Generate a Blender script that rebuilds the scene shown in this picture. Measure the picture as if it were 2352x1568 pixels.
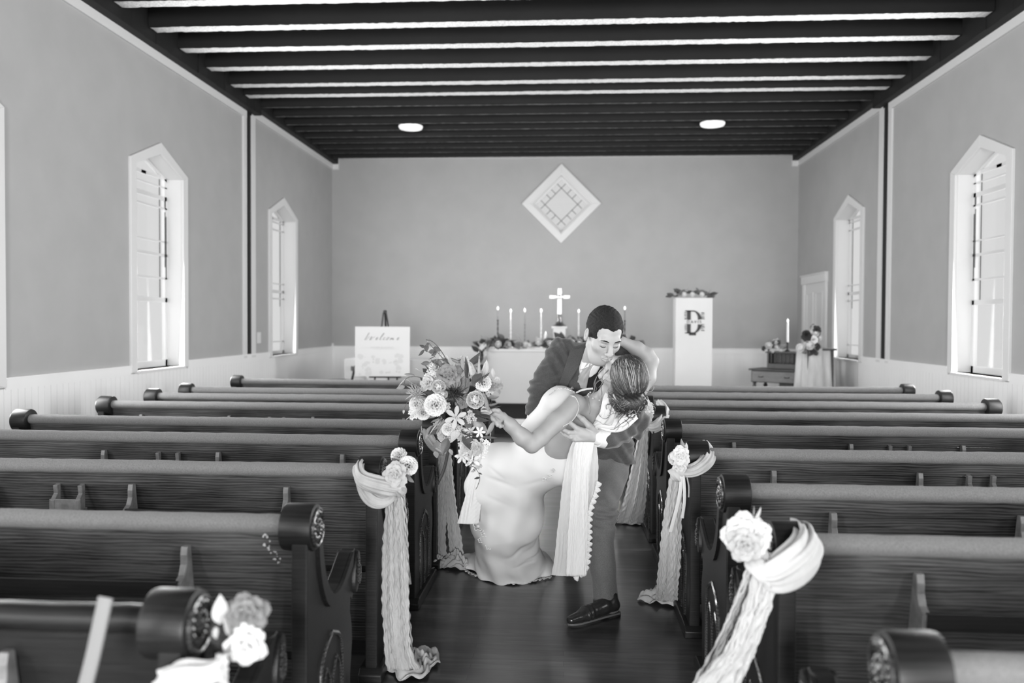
import bpy, bmesh, math, random
import numpy as np
from mathutils import Vector, Matrix, Quaternion
random.seed(7); RNG = np.random.default_rng(7)
PI = math.pi
for o in list(bpy.data.objects): bpy.data.objects.remove(o)
SC = bpy.context.scene; COL = SC.collection

# ------------------------------------------------------------------ camera
FPX, YAW, PITCH, ROLL, EYE = 1898.4, .0649, -.0223, .0049, 1.5
_cy, _sy, _cp, _sp = math.cos(YAW), math.sin(YAW), math.cos(PITCH), math.sin(PITCH)
CF = np.array([-_sy*_cp, _cy*_cp, _sp]); _R = np.array([_cy, _sy, 0.]); _U = np.cross(_R, CF)
CR = _R*math.cos(ROLL)+_U*math.sin(ROLL); CU = _U*math.cos(ROLL)-_R*math.sin(ROLL)
EYEP = np.array([0, 0, EYE])
cam = bpy.data.cameras.new('camera'); camo = bpy.data.objects.new('camera', cam); COL.objects.link(camo)
camo.matrix_world = Matrix(((CR[0], CU[0], -CF[0], 0), (CR[1], CU[1], -CF[1], 0), (CR[2], CU[2], -CF[2], EYE), (0, 0, 0, 1)))
cam.sensor_width = 36; cam.lens = FPX/2352*36; cam.clip_start = .05
cam.dof.use_dof = True; cam.dof.focus_distance = 4.3; cam.dof.aperture_fstop = 1.8
SC.camera = camo
def at(x, y, Y):
    """photo measurement (2352x1568) at depth Y -> place in the room"""
    v = CR*(x-1176)-CU*(y-784)+CF*FPX
    return EYEP+v*(Y/v[1])

# ------------------------------------------------------------------ light
w = bpy.data.worlds.new('world'); SC.world = w; w.use_nodes = True
w.node_tree.nodes['Background'].inputs[0].default_value = (1, 1, 1, 1)
w.node_tree.nodes['Background'].inputs[1].default_value = 0.74
SC.view_settings.view_transform = 'Standard'; SC.view_settings.look = 'None'
SC.view_settings.gamma = 1; SC.view_settings.use_curve_mapping = False
SC.view_settings.exposure = 0
def area(name, loc, direction, sx, sy, power, spread=180):
    l = bpy.data.lights.new(name, 'AREA'); l.shape = 'RECTANGLE'; l.size = sx; l.size_y = sy; l.energy = power
    l.spread = math.radians(spread)
    o = bpy.data.objects.new(name, l); COL.objects.link(o); o.location = loc
    o.rotation_euler = Vector(direction).to_track_quat('-Z', 'Y').to_euler()
    return o
# daylight through the side windows behind and beside the camera, plus an added unseen fill light behind it
XL, XR, YB, YN, CEIL = -4.427, 4.224, 15.44, -7.0, 4.52
for s, X in ((1, XL-.02), (-1, XR+.02)):
    for Y, p in ((12.7, 40), (8.76, 190), (5.6, 190), (1.7, 95), (-2.2, 210), (-5.6, 220)):
        if Y > 5:
            area('window_daylight', (X-s*.24, Y, 2.15), (s, .0, -.05), 1.0, 2.2, p*.04); area('window_daylight', (X+s*.04, Y, 2.05), (s, .0, -.05), 1.0, 2.1, p*.82)
        else: area('window_daylight', (X, Y, 2.15), (s, .0, -.05), 1.0, 2.2, p)
area('added_rear_fill', (-.1, YN+.1, 1.25), (0, 1, .0), 1.8, 2.3, 950)  # unseen light added behind the camera to brighten aisle and gown

# ------------------------------------------------------------------ materials
def nt(name):
    m = bpy.data.materials.new(name); m.use_nodes = True
    t = m.node_tree; b = t.nodes['Principled BSDF']; return m, t, b
def setin(b, k, v):
    if k in b.inputs: b.inputs[k].default_value = v
def g(v): return (v, v, v, 1)
def plain(name, v, rough=.6, spec=.3, noise=0., scale=20, bump=0., bscale=60, metal=0., sheen=0., trans=0., stretch=(1, 1, 1), sss=0):
    m, t, b = nt(name); b.inputs['Base Color'].default_value = g(v)
    b.inputs['Roughness'].default_value = rough; setin(b, 'Specular IOR Level', spec); b.inputs['Metallic'].default_value = metal
    if sheen: setin(b, 'Sheen Weight', sheen); setin(b, 'Sheen Roughness', .5)
    if trans: b.inputs['Transmission Weight'].default_value = trans
    tc = t.nodes.new('ShaderNodeTexCoord'); mp = t.nodes.new('ShaderNodeMapping'); mp.inputs['Scale'].default_value = stretch
    t.links.new(tc.outputs['Object'], mp.inputs[0])
    if noise:
        n = t.nodes.new('ShaderNodeTexNoise'); n.inputs['Scale'].default_value = scale; n.inputs['Detail'].default_value = 5
        r = t.nodes.new('ShaderNodeMapRange'); r.inputs['From Min'].default_value = .3; r.inputs['From Max'].default_value = .7
        r.inputs['To Min'].default_value = v*(1-noise); r.inputs['To Max'].default_value = v*(1+noise)
        t.links.new(mp.outputs[0], n.inputs['Vector']); t.links.new(n.outputs['Fac'], r.inputs['Value']); t.links.new(r.outputs[0], b.inputs['Base Color'])
    if bump:
        n = t.nodes.new('ShaderNodeTexNoise'); n.inputs['Scale'].default_value = bscale; n.inputs['Detail'].default_value = 4
        bp = t.nodes.new('ShaderNodeBump'); bp.inputs['Strength'].default_value = min(1, bump); bp.inputs['Distance'].default_value = .01
        t.links.new(mp.outputs[0], n.inputs['Vector']); t.links.new(n.outputs['Fac'], bp.inputs['Height']); t.links.new(bp.outputs[0], b.inputs['Normal'])
    return m
def wood(name, lo, hi, rough=.35, sc=(1.2, 14, 14), wave=.35, coat=.0, planks=None):
    """oak: streaks along local X; optional planks=(width_y, length_x)"""
    m, t, b = nt(name); L = t.links; N = t.nodes.new
    tc = N('ShaderNodeTexCoord'); mp = N('ShaderNodeMapping'); mp.inputs['Scale'].default_value = sc
    L.new(tc.outputs['Object'], mp.inputs[0])
    n1 = N('ShaderNodeTexNoise'); n1.inputs['Scale'].default_value = 3; n1.inputs['Detail'].default_value = 8; n1.inputs['Roughness'].default_value = .7; n1.inputs['Distortion'].default_value = .6
    L.new(mp.outputs[0], n1.inputs['Vector'])
    n2 = N('ShaderNodeTexNoise'); n2.inputs['Scale'].default_value = 1.3; n2.inputs['Detail'].default_value = 3
    L.new(tc.outputs['Object'], n2.inputs['Vector'])
    wv = N('ShaderNodeTexWave'); wv.bands_direction = 'Z'; wv.inputs['Scale'].default_value = 9; wv.inputs['Distortion'].default_value = 7; wv.inputs['Detail'].default_value = 3; wv.inputs['Detail Scale'].default_value = .7
    mp2 = N('ShaderNodeMapping'); mp2.inputs['Scale'].default_value = (.6, 3, 3); L.new(tc.outputs['Object'], mp2.inputs[0]); L.new(mp2.outputs[0], wv.inputs['Vector'])
    mx = N('ShaderNodeMix'); mx.data_type = 'FLOAT'; mx.inputs[0].default_value = wave; L.new(n1.outputs['Fac'], mx.inputs[2]); L.new(wv.outputs['Fac'], mx.inputs[3])
    mu = N('ShaderNodeMath'); mu.operation = 'MULTIPLY'; L.new(mx.outputs[0], mu.inputs[0]); L.new(n2.outputs['Fac'], mu.inputs[1])
    last = mu.outputs[0]
    r = N('ShaderNodeMapRange'); r.inputs['From Min'].default_value = .12; r.inputs['From Max'].default_value = .42
    r.inputs['To Min'].default_value = lo; r.inputs['To Max'].default_value = hi
    L.new(last, r.inputs['Value']); out = r.outputs[0]
    if planks:
        br = N('ShaderNodeTexBrick'); br.inputs['Scale'].default_value = 1; br.inputs['Brick Width'].default_value = planks[1]; br.inputs['Row Height'].default_value = planks[0]
        br.inputs['Mortar Size'].default_value = .0012; br.inputs['Mortar Smooth'].default_value = .1; br.inputs['Bias'].default_value = 0; br.offset = .37
        br.inputs['Color1'].default_value = g(.65); br.inputs['Color2'].default_value = g(1.35); br.inputs['Mortar'].default_value = g(.22)
        L.new(tc.outputs['Object'], br.inputs['Vector'])
        m2 = N('ShaderNodeMath'); m2.operation = 'MULTIPLY'; L.new(out, m2.inputs[0]); L.new(br.outputs['Color'], m2.inputs[1]); out = m2.outputs[0]
    L.new(out, b.inputs['Base Color']); b.inputs['Roughness'].default_value = rough; setin(b, 'Specular IOR Level', .5)
    if coat: setin(b, 'Coat Weight', coat); setin(b, 'Coat Roughness', .15)
    bp = N('ShaderNodeBump'); bp.inputs['Strength'].default_value = .25; bp.inputs['Distance'].default_value = .002
    L.new(mx.outputs[0], bp.inputs['Height']); L.new(bp.outputs[0], b.inputs['Normal'])
    return m
M = {}
M['wall'] = plain('sage wall paint', .43, .85, .2, noise=.03, scale=3, bump=.15, bscale=180)
M['white'] = plain('white gloss trim paint', .73, .45, .4)
M['wains'] = plain('white panelling paint', .88, .55, .35, noise=.02, scale=2)
M['floor'] = wood('worn oak strip floor', .022, .09, .30, (1.0, 12, 12), .2, coat=.3, planks=(.057, 1.1))
M['joist'] = wood('dark old joist timber', .002, .008, .7, (1.5, 10, 10), .3)
M['deck'] = plain('dark roof boards', .005, .9, .1, noise=.3, scale=6)
M['plaster'] = plain('plaster and lath marks', .75, .9, .1, noise=.25, scale=45, bump=.6, bscale=60)
M['pew'] = wood('dark stained oak', .005, .022, .42, (1.4, 16, 16), .15, coat=0)
M['pewback'] = wood('oak pew back boards', .003, .16, .36, (1.0, 14, 26), .18, coat=.25)
for k_ in ('pew', 'pewback'): setin(M[k_].node_tree.nodes['Principled BSDF'], 'Specular IOR Level', .28)
M['brass'] = plain('pale worn wood edge', .16, .4, .5, noise=.3, scale=30)
M['velvet'] = plain('velvet pad', .19, .95, .05, noise=.18, scale=220, bump=.5, bscale=400, sheen=.15)
M['sash'] = plain('white painted sash', .70, .5, .3)
M['lead'] = plain('dark lead came', .05, .6, .4)
M['carpet'] = plain('dark chancel carpet', .022, .95, .05, noise=.3, scale=120)
M['black'] = plain('black painted metal', .012, .45, .4)

# ------------------------------------------------------------------ mesh helpers
class MB:
    def __init__(s): s.v = []; s.f = []; s.m = []
    def add(s, v, f, mi=0):
        n = len(s.v); s.v += [tuple(map(float, p)) for p in v]; s.f += [tuple(i+n for i in q) for q in f]; s.m += [mi]*len(f); return s
    def box(s, x0, x1, y0, y1, z0, z1, mi=0):
        v = [(x, y, z) for x in (x0, x1) for y in (y0, y1) for z in (z0, z1)]
        return s.add(v, [(0, 1, 3, 2), (4, 6, 7, 5), (0, 4, 5, 1), (2, 3, 7, 6), (0, 2, 6, 4), (1, 5, 7, 3)], mi)
    def prism(s, poly, a, b, axis='x', mi=0):
        """poly of 2-D points extruded from a to b; axis x: (y,z), y: (x,z), z: (x,y)"""
        n = len(poly); P = {'x': lambda p, t: (t, p[0], p[1]), 'y': lambda p, t: (p[0], t, p[1]), 'z': lambda p, t: (p[0], p[1], t)}[axis]
        v = [P(p, a) for p in poly]+[P(p, b) for p in poly]
        f = [tuple(range(n))[::-1], tuple(range(n, 2*n))]+[(i, (i+1) % n, n+(i+1) % n, n+i) for i in range(n)]
        return s.add(v, f, mi)
    def tube(s, pts, r, n=8, mi=0, flat=None, cap=True, up=(0, 0, 1)):
        """swept tube; r scalar or list; flat=(a,b) scales the two cross axes"""
        pts = [Vector(p) for p in pts]; m = len(pts); rs = r if hasattr(r, '__len__') else [r]*m
        ax, bx = flat or (1, 1); u = Vector(up); V = []
        for i, p in enumerate(pts):
            t = (pts[min(i+1, m-1)]-pts[max(i-1, 0)]).normalized()
            e = u-t*u.dot(t)
            if e.length < 1e-4: e = Vector((1, .1, 0))-t*Vector((1, .1, 0)).dot(t)
            e.normalize(); u = e; w_ = t.cross(e)
            for k in range(n):
                a = 2*PI*k/n; V.append(p+e*(math.cos(a)*rs[i]*ax)+w_*(math.sin(a)*rs[i]*bx))
        F = [(i*n+k, i*n+(k+1) % n, (i+1)*n+(k+1) % n, (i+1)*n+k) for i in range(m-1) for k in range(n)]
        if cap: F += [tuple(range(n))[::-1], tuple(range((m-1)*n, m*n))]
        return s.add(V, F, mi)
    def lathe(s, prof, c=(0, 0, 0), n=20, axis='z', mi=0):
        V = []; c = Vector(c)
        for r, h in prof:
            for k in range(n):
                a = 2*PI*k/n; p = (r*math.cos(a), r*math.sin(a), h)
                if axis == 'x': p = (h, p[0], p[1])
                if axis == 'y': p = (p[0], h, p[1])
                V.append(c+Vector(p))
        m = len(prof)
        F = [(i*n+k, i*n+(k+1) % n, (i+1)*n+(k+1) % n, (i+1)*n+k) for i in range(m-1) for k in range(n)]
        F += [tuple(range(n))[::-1], tuple(range((m-1)*n, m*n))]
        return s.add(V, F, mi)
    def sheet(s, fn, nu, nv, mi=0, th=0.):
        V = [fn(u/nu, v/nv) for u in range(nu+1) for v in range(nv+1)]
        F = [(u*(nv+1)+v, (u+1)*(nv+1)+v, (u+1)*(nv+1)+v+1, u*(nv+1)+v+1) for u in range(nu) for v in range(nv)]
        return s.add(V, F, mi)
    def xf(s, mat):
        mat = Matrix(mat); s.v = [tuple(mat @ Vector(p)) for p in s.v]; return s
    def merge(s, o, mat=None, mi=None):
        v = o.v if mat is None else [tuple(mat @ Vector(p)) for p in o.v]
        n = len(s.v); s.v += v; s.f += [tuple(i+n for i in q) for q in o.f]; s.m += (o.m if mi is None else [mi]*len(o.m)); return s
    def data(s, name, mats, smooth=False, ang=40):
        me = bpy.data.meshes.new(name); me.from_pydata(s.v, [], s.f)
        for m in (mats if isinstance(mats, (list, tuple)) else [mats]): me.materials.append(m)
        me.polygons.foreach_set('material_index', s.m)
        bm = bmesh.new(); bm.from_mesh(me); bmesh.ops.recalc_face_normals(bm, faces=bm.faces)
        if smooth:
            for f in bm.faces: f.smooth = True
            if ang < 180:
                for e in bm.edges:
                    if len(e.link_faces) == 2 and e.calc_face_angle(0) > math.radians(ang): e.smooth = False
        bm.to_mesh(me); bm.free(); me.update(); return me
def link(name, me, parent=None, loc=None, rot=None):
    o = bpy.data.objects.new(name, me); COL.objects.link(o)
    if parent is not None: o.parent = parent
    if loc is not None: o.location = loc
    if rot is not None: o.rotation_euler = rot
    return o
def obj(name, mb, mats, parent=None, smooth=False, ang=40, bevel=0, solid=0, sub=0, kind=None, loc=None, rot=None):
    o = link(name, mb.data(name, mats, smooth, ang), parent, loc, rot)
    if solid: q = o.modifiers.new('solid', 'SOLIDIFY'); q.thickness = solid; q.offset = 0
    if bevel: q = o.modifiers.new('bevel', 'BEVEL'); q.width = bevel; q.segments = 2; q.limit_method = 'ANGLE'
    if sub: q = o.modifiers.new('sub', 'SUBSURF'); q.levels = q.render_levels = sub
    if kind: o['kind'] = kind
    return o
def tag(o, label=None, cat=None, group=None, kind=None):
    for k, v in (('label', label), ('category', cat), ('group', group), ('kind', kind)):
        if v: o[k] = v
    return o
def thing(name, label, cat, loc=(0, 0, 0), rz=0, group=None):
    o = bpy.data.objects.new(name, None); COL.objects.link(o); o.location = loc; o.rotation_euler = (0, 0, rz)
    o.empty_display_size = .05; return tag(o, label, cat, group)
def copy_tree(src, parent=None, loc=None, rz=None, label=None, group=None, rot=None, scale=None):
    c = src.copy(); COL.objects.link(c); c.parent = parent
    if loc is not None: c.location = loc
    if rz is not None: c.rotation_euler = (0, 0, rz)
    if rot is not None: c.rotation_euler = rot
    if scale is not None: c.scale = scale
    if label: c['label'] = label
    if group: c['group'] = group
    for ch in list(src.children): copy_tree(ch, c)
    return c
def struct(name, mb, mats, parent=None, **k):
    o = obj(name, mb, mats, parent, **k)
    if parent is None: o['kind'] = 'structure'
    return o
# ------------------------------------------------------------------ room shell
struct('floor', MB().box(XL-.3, XR+.3, YN-.2, YB+.3, -.1, 0), M['floor'])
WIN = [(5.60, .64), (8.76, .635), (12.70, .65)]           # windows in view, each side
WINX = [(1.7, .64), (-2.2, .64), (-5.6, .64)]             # windows beside and behind the camera
WB, WS, WP = .99, 3.17, 3.44                              # casing bottom, shoulder, peak
def opening(cy, hw, c):                                   # inner opening outline, c = casing width
    return [(cy-hw+c, WB), (cy+hw-c, WB), (cy+hw-c, WS-.04), (cy, WP-c+.01), (cy-hw+c, WS-.04)]
HW = 5.3
def side_wall(name, X, s):
    """s=+1: room lies on +x side. Wall slab with real window holes built column by column"""
    mb = MB(); t0, t1 = X, X-s*.24
    ws = sorted(WIN+WINX); y = YN
    def slab(y0, y1, z0a, z0b, z1a, z1b, mi=0):
        mb.prism([(y0, z0a), (y1, z0b), (y1, z1b), (y0, z1a)], min(t0, t1), max(t0, t1), 'x', mi)
    for cy, hw in ws:
        a, b = cy-hw+.09, cy+hw-.09
        slab(y, a, 0, 0, HW, HW); slab(a, b, 0, 0, WB, WB)
        slab(a, cy, WS-.04, WP-.08, HW, HW); slab(cy, b, WP-.08, WS-.04, HW, HW); y = b
    slab(y, YB, 0, 0, HW, HW)
    return struct(name, mb, M['wall'])
side_wall('wall_left', XL, 1); side_wall('wall_right', XR, -1)
# back wall with diamond hole
DC = (-.098, 3.72); DO, DI = .735, .555
mb = MB(); cx, cz = DC
o_ = [(XL-.24, 0), (cx, 0), (XR+.24, 0), (XR+.24, cz), (XR+.24, HW), (cx, HW), (XL-.24, HW), (XL-.24, cz)]
d_ = [(cx, cz-DI), (cx+DI, cz), (cx, cz+DI), (cx-DI, cz)]
def wallq(poly): mb.prism(poly, YB, YB+.24, 'y')
wallq([o_[0], o_[1], d_[0], d_[3], o_[7]]); wallq([o_[1], o_[2], o_[3], d_[1], d_[0]])
wallq([o_[3], o_[4], o_[5], d_[2], d_[1]]); wallq([o_[5], o_[6], o_[7], d_[3], d_[2]])
struct('wall_back', mb, M['wall'])
mb = MB(); mb.box(XL-.24, -1.8, YN-.24, YN, 0, HW); mb.box(1.8, XR+.24, YN-.24, YN, 0, HW); mb.box(-1.8, 1.8, YN-.24, YN, 4.1, HW)
struct('wall_front', mb, M['wall'])
# ceiling deck and joists
struct('ceiling', MB().box(XL-.2, XR+.2, YN, YB+.2, 4.86, 4.95), M['deck'])
JY = [5.75, 6.42, 7.08, 7.76, 8.44, 9.09, 9.77, 10.47, 10.96]+[11.48, 11.99, 12.49, 12.91, 13.37, 13.79, 14.24, 14.62, 15.05]
JY = [YN+.6+i*.68 for i in range(18)]+JY
JY = [y for i, y in enumerate(JY) if i >= 18 or y < 5.4]
for i, y in enumerate(JY):
    near = y < 11.0; wd = .145 if near else .05
    m_ = MB(); m_.box(XL+.13, XR-.13, y-wd, y, CEIL, 4.88)
    j = struct('ceiling_joist', m_, M['joist'])
    tag(j, kind='structure')
    if y > 4.5:
        n = 220; rr = random.Random(i)
        def strip(u, v, y=y, wd=wd, rr=rr): return (XL+.15+(XR-XL-.3)*u, y-(v*wd*(1.0 if near else .7))+rr.uniform(-1, 1)*(.006 if near else .002), CEIL-.006+rr.uniform(-.002, .002))
        if near:
            obj('plaster_and_highlight', MB().sheet(strip, n, 2), M['plaster'], j)
        else:
            obj('plaster_and_highlight', MB().sheet(strip, n, 1), plain('thin highlight line', .16, .9, .1, noise=.5, scale=14) if 'thin highlight line' not in bpy.data.materials else bpy.data.materials['thin highlight line'], j)  # far undersides are bare: highlight along them painted as a thin pale strip
# wall plates (dark timber along both walls, just under the joist ends) + dark post slots
for nm, X, s in (('trim_1', XL, 1), ('trim_2', XR, -1)):
    mb = MB()
    rr = random.Random(3)
    n = 90
    for k in range(n):
        y0 = YN+(YB-YN)*k/n; y1 = YN+(YB-YN)*(k+1)/n; e = rr.uniform(-.008, .008)
        mb.box(min(X, X+s*(.13+e)), max(X, X+s*(.13+e)), y0, y1, 4.40+(.08 if y0 > 11.3 else 0), 4.88)
    struct(nm, mb, M['joist'])
mb = MB(); mb.box(XL, XR, YB-.14, YB, 4.625, 4.88); struct('trim_3', mb, M['joist'])
# white ceiling trims
def bar(x0, x1, y0, y1, z0, z1): return MB().box(min(x0, x1), max(x0, x1), y0, y1, z0, z1)
k = 4
for X, s in ((XL, 1), (XR, -1)):
    for (y0, y1, z0, z1) in ((YN, 11.18, 4.305, 4.41), (11.36, YB, 4.38, 4.49), (11.08, 11.18, 1.0, 4.41), (11.36, 11.50, 1.0, 4.49)):
        if z0 == 1.0: struct('trim_%d' % k, bar(X, X+s*.028, y0, y1, z0, z1), M['white']); k += 1
        else: struct('trim_%d' % k, bar(X, X+s*.03, y0, y1, z0, z1), M['white']); k += 1
    # dark exposed post between the two panels
    struct('trim_%d' % k, bar(X, X+s*.012, 11.18, 11.36, 1.0, 4.42), M['joist']); k += 1
struct('trim_%d' % k, MB().box(XL+.1, XR-.1, YB-.03, YB, 4.565, 4.625), M['white']); k += 1
for X, s in ((XL, 1), (XR, -1)):
    struct('trim_%d' % k, bar(X+s*.03, X+s*.13, YB-.03, YB, 4.38, 4.625), M['white']); k += 1
# wainscot: rail cap, top board, beaded boards below
def wains(name, X, s):
    mb = MB(); segs = []; y = YN
    for cy, hw in sorted(WIN+WINX): segs.append((y, cy-hw)); y = cy+hw
    if s < 0: segs.append((y, 13.62)); segs.append((15.07, YB))
    else: segs.append((y, YB))
    for a, b in segs:
        mb.box(min(X, X+s*.035), max(X, X+s*.035), a, b, 1.03, 1.05); mb.box(min(X, X+s*.022), max(X, X+s*.022), a, b, .95, 1.03)
    low = [(YN, 13.62), (15.07, YB)] if s < 0 else [(YN, YB)]
    for a, b in low:
        n = int((b-a)/.085)
        for i in range(n):
            y0 = a+(b-a)*i/n; y1 = a+(b-a)*(i+1)/n
            mb.box(min(X, X+s*.014), max(X, X+s*.014), y0+.003, y1-.003, .0, .96)
        mb.box(min(X, X+s*.008), max(X, X+s*.008), a, b, 0, .96)
    return struct(name, mb, M['wains'])
wains('trim_30', XL, 1); wains('trim_31', XR, -1)
mb = MB(); mb.box(XL, XR, YB-.035, YB, 1.03, 1.05); mb.box(XL, XR, YB-.022, YB, .95, 1.03)
n = 100
for i in range(n):
    x0 = XL+(XR-XL)*i/n; mb.box(x0+.003, x0+(XR-XL)/n-.003, YB-.014, YB, 0, .96)
mb.box(XL, XR, YB-.008, YB, 0, .96); mb.box(XL, XL+.03, YB-.03, YB, 1.0, 1.10)
struct('trim_32', mb, M['wains'])
for nm, a in (('baseboard_left', (XL+.014, XL+.04, YN, YB)), ('baseboard_right', (XR-.04, XR-.014, YN, 13.6)), ('baseboard_back', (XL, XR, YB-.04, YB-.014))):
    struct(nm, MB().box(a[0], a[1], a[2], a[3], 0, .16), M['white'])
# side windows
mg, tg, bg = nt('window glass'); tg.nodes.remove(bg)
tr = tg.nodes.new('ShaderNodeBsdfTransparent'); tr.inputs[0].default_value = g(.97); gl = tg.nodes.new('ShaderNodeBsdfGlossy'); gl.inputs['Roughness'].default_value = .05
mxs = tg.nodes.new('ShaderNodeMixShader'); fr = tg.nodes.new('ShaderNodeValue'); fr.outputs[0].default_value = .04
tg.links.new(fr.outputs[0], mxs.inputs[0]); tg.links.new(tr.outputs[0], mxs.inputs[1]); tg.links.new(gl.outputs[0], mxs.inputs[2])
tg.links.new(mxs.outputs[0], tg.nodes['Material Output'].inputs[0]); M['glass'] = mg
def ring(outer, inner, a, b, axis='x'):
    mb = MB(); n = len(outer)
    for i in range(n):
        j = (i+1) % n; mb.prism([outer[i], outer[j], inner[j], inner[i]], a, b, axis)
    return mb
def window(idx, X, s, cy, hw, big):
    root = thing('window_%d' % idx, None, None); root['kind'] = 'structure'
    c = .115
    outer = [(cy-hw, WB-.02), (cy+hw, WB-.02), (cy+hw, WS), (cy, WP), (cy-hw, WS)]
    inner = [(cy-hw+c, WB), (cy+hw-c, WB), (cy+hw-c, WS-.045), (cy, WP-.125), (cy-hw+c, WS-.045)]
    obj('casing', ring(outer, inner, min(X-s*.0, X+s*.03), max(X, X+s*.03)), M['white'], root, bevel=.004)
    # reveal lining
    i2 = [(p[0]*1, p[1]) for p in inner]
    lin = ring([(cy+(p[0]-cy)*1.03, p[1]+(.02 if p[1] > 2 else -.0)) for p in inner], i2, min(X, X-s*.2), max(X, X-s*.2))
    obj('reveal', lin, M['white'], root)
    # sash frames: outer plane, stiles, rails
    xs = X-s*.17; a, b = cy-hw+c, cy+hw-c; mb = MB(); st = .05
    def rail(z, h, d=0.): mb.box(min(xs, xs-s*(.035+d)), max(xs, xs-s*(.035+d)), a, b, z, z+h)
    for y0 in (a, b-st): mb.box(min(xs, xs-s*.04), max(xs, xs-s*.04), y0, y0+st, WB, WS-.04)
    if big:
        zs = [(WB, .07), (1.72, .05), (1.98, .022), (2.24, .03), (2.40, .014), (2.78, .02), (2.88, .045), (3.02, .015)]
    else:
        zs = [(WB, .05), (1.18, .014), (1.86, .02), (1.96, .045), (2.10, .014), (2.95, .02), (3.07, .02)]
    for z, h in zs: rail(z, h)
    # slanted head bars
    for q, (ya, za, yb_, zb) in enumerate(((a, WS-.075, cy, WP-.16), (b, WS-.075, cy, WP-.16), (a+.15, WS-.05, cy+.05, WP-.33), (b-.15, WS-.05, cy-.05, WP-.33))):
        mb.prism([(ya, za), (yb_, zb), (yb_, zb+.035), (ya, za+.035)], min(xs, xs-s*.03), max(xs, xs-s*.03), 'x')
    obj('sash', mb, M['sash'], root)
    ld = MB(); xq = xs-s*.012
    for yy in (a+st+.10, b-st-.10): ld.box(xq-.004, xq+.004, yy-.003, yy+.003, 1.75, WS-.06)
    if big:
        ld.box(min(xs+s*.002, xs+s*.006), max(xs+s*.002, xs+s*.006), b-st-.012, b-st, 2.12, 2.75)
        ld.box(min(xs+s*.002, xs+s*.006), max(xs+s*.002, xs+s*.006), b-st+.016, b-st+.026, 1.98, 2.7)
        ld.box(min(xs+s*.002, xs+s*.006), max(xs+s*.002, xs+s*.006), b-st-.014, b-st+.01, 2.80, 2.88)
    obj('lead_came', ld, M['lead'], root)
    obj('pane', MB().prism(inner, xs-s*.018, xs-s*.022, 'x'), M['glass'], root)
    sill = MB().box(min(X-s*.2, X+s*.05), max(X-s*.2, X+s*.05), cy-hw+c, cy+hw-c, WB-.03, WB+.0)
    obj('window_sill', sill, M['white'], root)
idx = 1
for X, s in ((XL, 1), (XR, -1)):
    for i, (cy, hw) in enumerate(WIN): window(idx, X, s, cy, hw, i < 2); idx += 1
# diamond window
root = thing('window_%d' % idx, None, None); root['kind'] = 'structure'; idx += 1
def dia(r): return [(cx, cz-r), (cx+r, cz), (cx, cz+r), (cx-r, cz)]
obj('casing', ring(dia(.735), dia(.565), YB-.035, YB, 'y'), M['white'], root, bevel=.004)
obj('reveal', ring(dia(.58), dia(.535), YB-.01, YB+.16, 'y'), M['white'], root)
obj('sash', ring(dia(.55), dia(.465), YB+.08, YB+.12, 'y'), M['white'], root)
ld = MB(); R0, R1 = .465, .305
def dl(p, q, w=.005):
    p = np.array(p); q = np.array(q); d = q-p; d = d/np.linalg.norm(d); nrm = np.array([-d[1], d[0]])*w
    ld.prism([tuple(p+nrm), tuple(q+nrm), tuple(q-nrm), tuple(p-nrm)], YB+.095, YB+.105, 'y')
D1 = dia(R1)
for i in range(4):
    A, B = np.array(D1[i]), np.array(D1[(i+1) % 4]); dl(A, B)
    O1, O2 = np.array(dia(R0)[i]), np.array(dia(R0)[(i+1) % 4]); e = (O2-O1)
    for f in (.172, .40, .60, .828):
        P = O1+e*f; nrm = np.array([-e[1], e[0]])/np.linalg.norm(e)
        inn = np.array([cx, cz])-P; sg = 1 if inn@nrm > 0 else -1
        dl(P, P+nrm*sg*(R0-R1)*.7071)
obj('lead_came', ld, M['lead'], root)
mt = plain('tinted corner glass', .6, .3, .3)
obj('pane', MB().prism(dia(.47), YB+.098, YB+.102, 'y'), M['glass'], root)
# door on the right wall
DY0, DY1, DT = 13.68, 15.03, 2.36
door = thing('door_1', None, None); door['kind'] = 'structure'
obj('door_casing', MB().box(XR-.035, XR, DY0, DY0+.13, 0, 2.2).box(XR-.035, XR, DY1-.13, DY1, 0, 2.2).box(XR-.05, XR, DY0-.02, DY1+.02, 2.2, DT).box(XR-.07, XR, DY0-.03, DY1+.03, DT-.02, DT), M['white'], door, bevel=.004)
mb = MB().box(XR-.012, XR-.001, DY0+.13, DY1-.13, 0, 2.2)
for (a, b, c_, d2) in ((.1, .48, .25, 1.0), (.61, .99, .25, 1.0), (.1, .48, 1.15, 2.05), (.61, .99, 1.15, 2.05)):
    mb.merge(ring([(DY0+.13+a, c_), (DY0+.13+b, c_), (DY0+.13+b, d2), (DY0+.13+a, d2)], [(DY0+.13+a+.03, c_+.03), (DY0+.13+b-.03, c_+.03), (DY0+.13+b-.03, d2-.03), (DY0+.13+a+.03, d2-.03)], XR-.024, XR-.012))
obj('door_leaf', mb, M['white'], door)
obj('door_handle', MB().lathe([(.0, 0), (.012, .0), (.012, .03), (.028, .04), (.028, .06), (.0, .07)], (0, 0, 0), 16, 'x').xf(Matrix.Translation((XR-.09, DY0+.22, 1.0))), M['black'], door, smooth=True)
# chancel platform
pl = struct('floor_platform', MB().box(XL+.04, XR-.04, 11.13, YB-.04, 0, .2), M['carpet'])
struct('trim_40', MB().box(XL+.04, XR-.04, 11.09, 11.13, .13, .205), M['white'])
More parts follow.
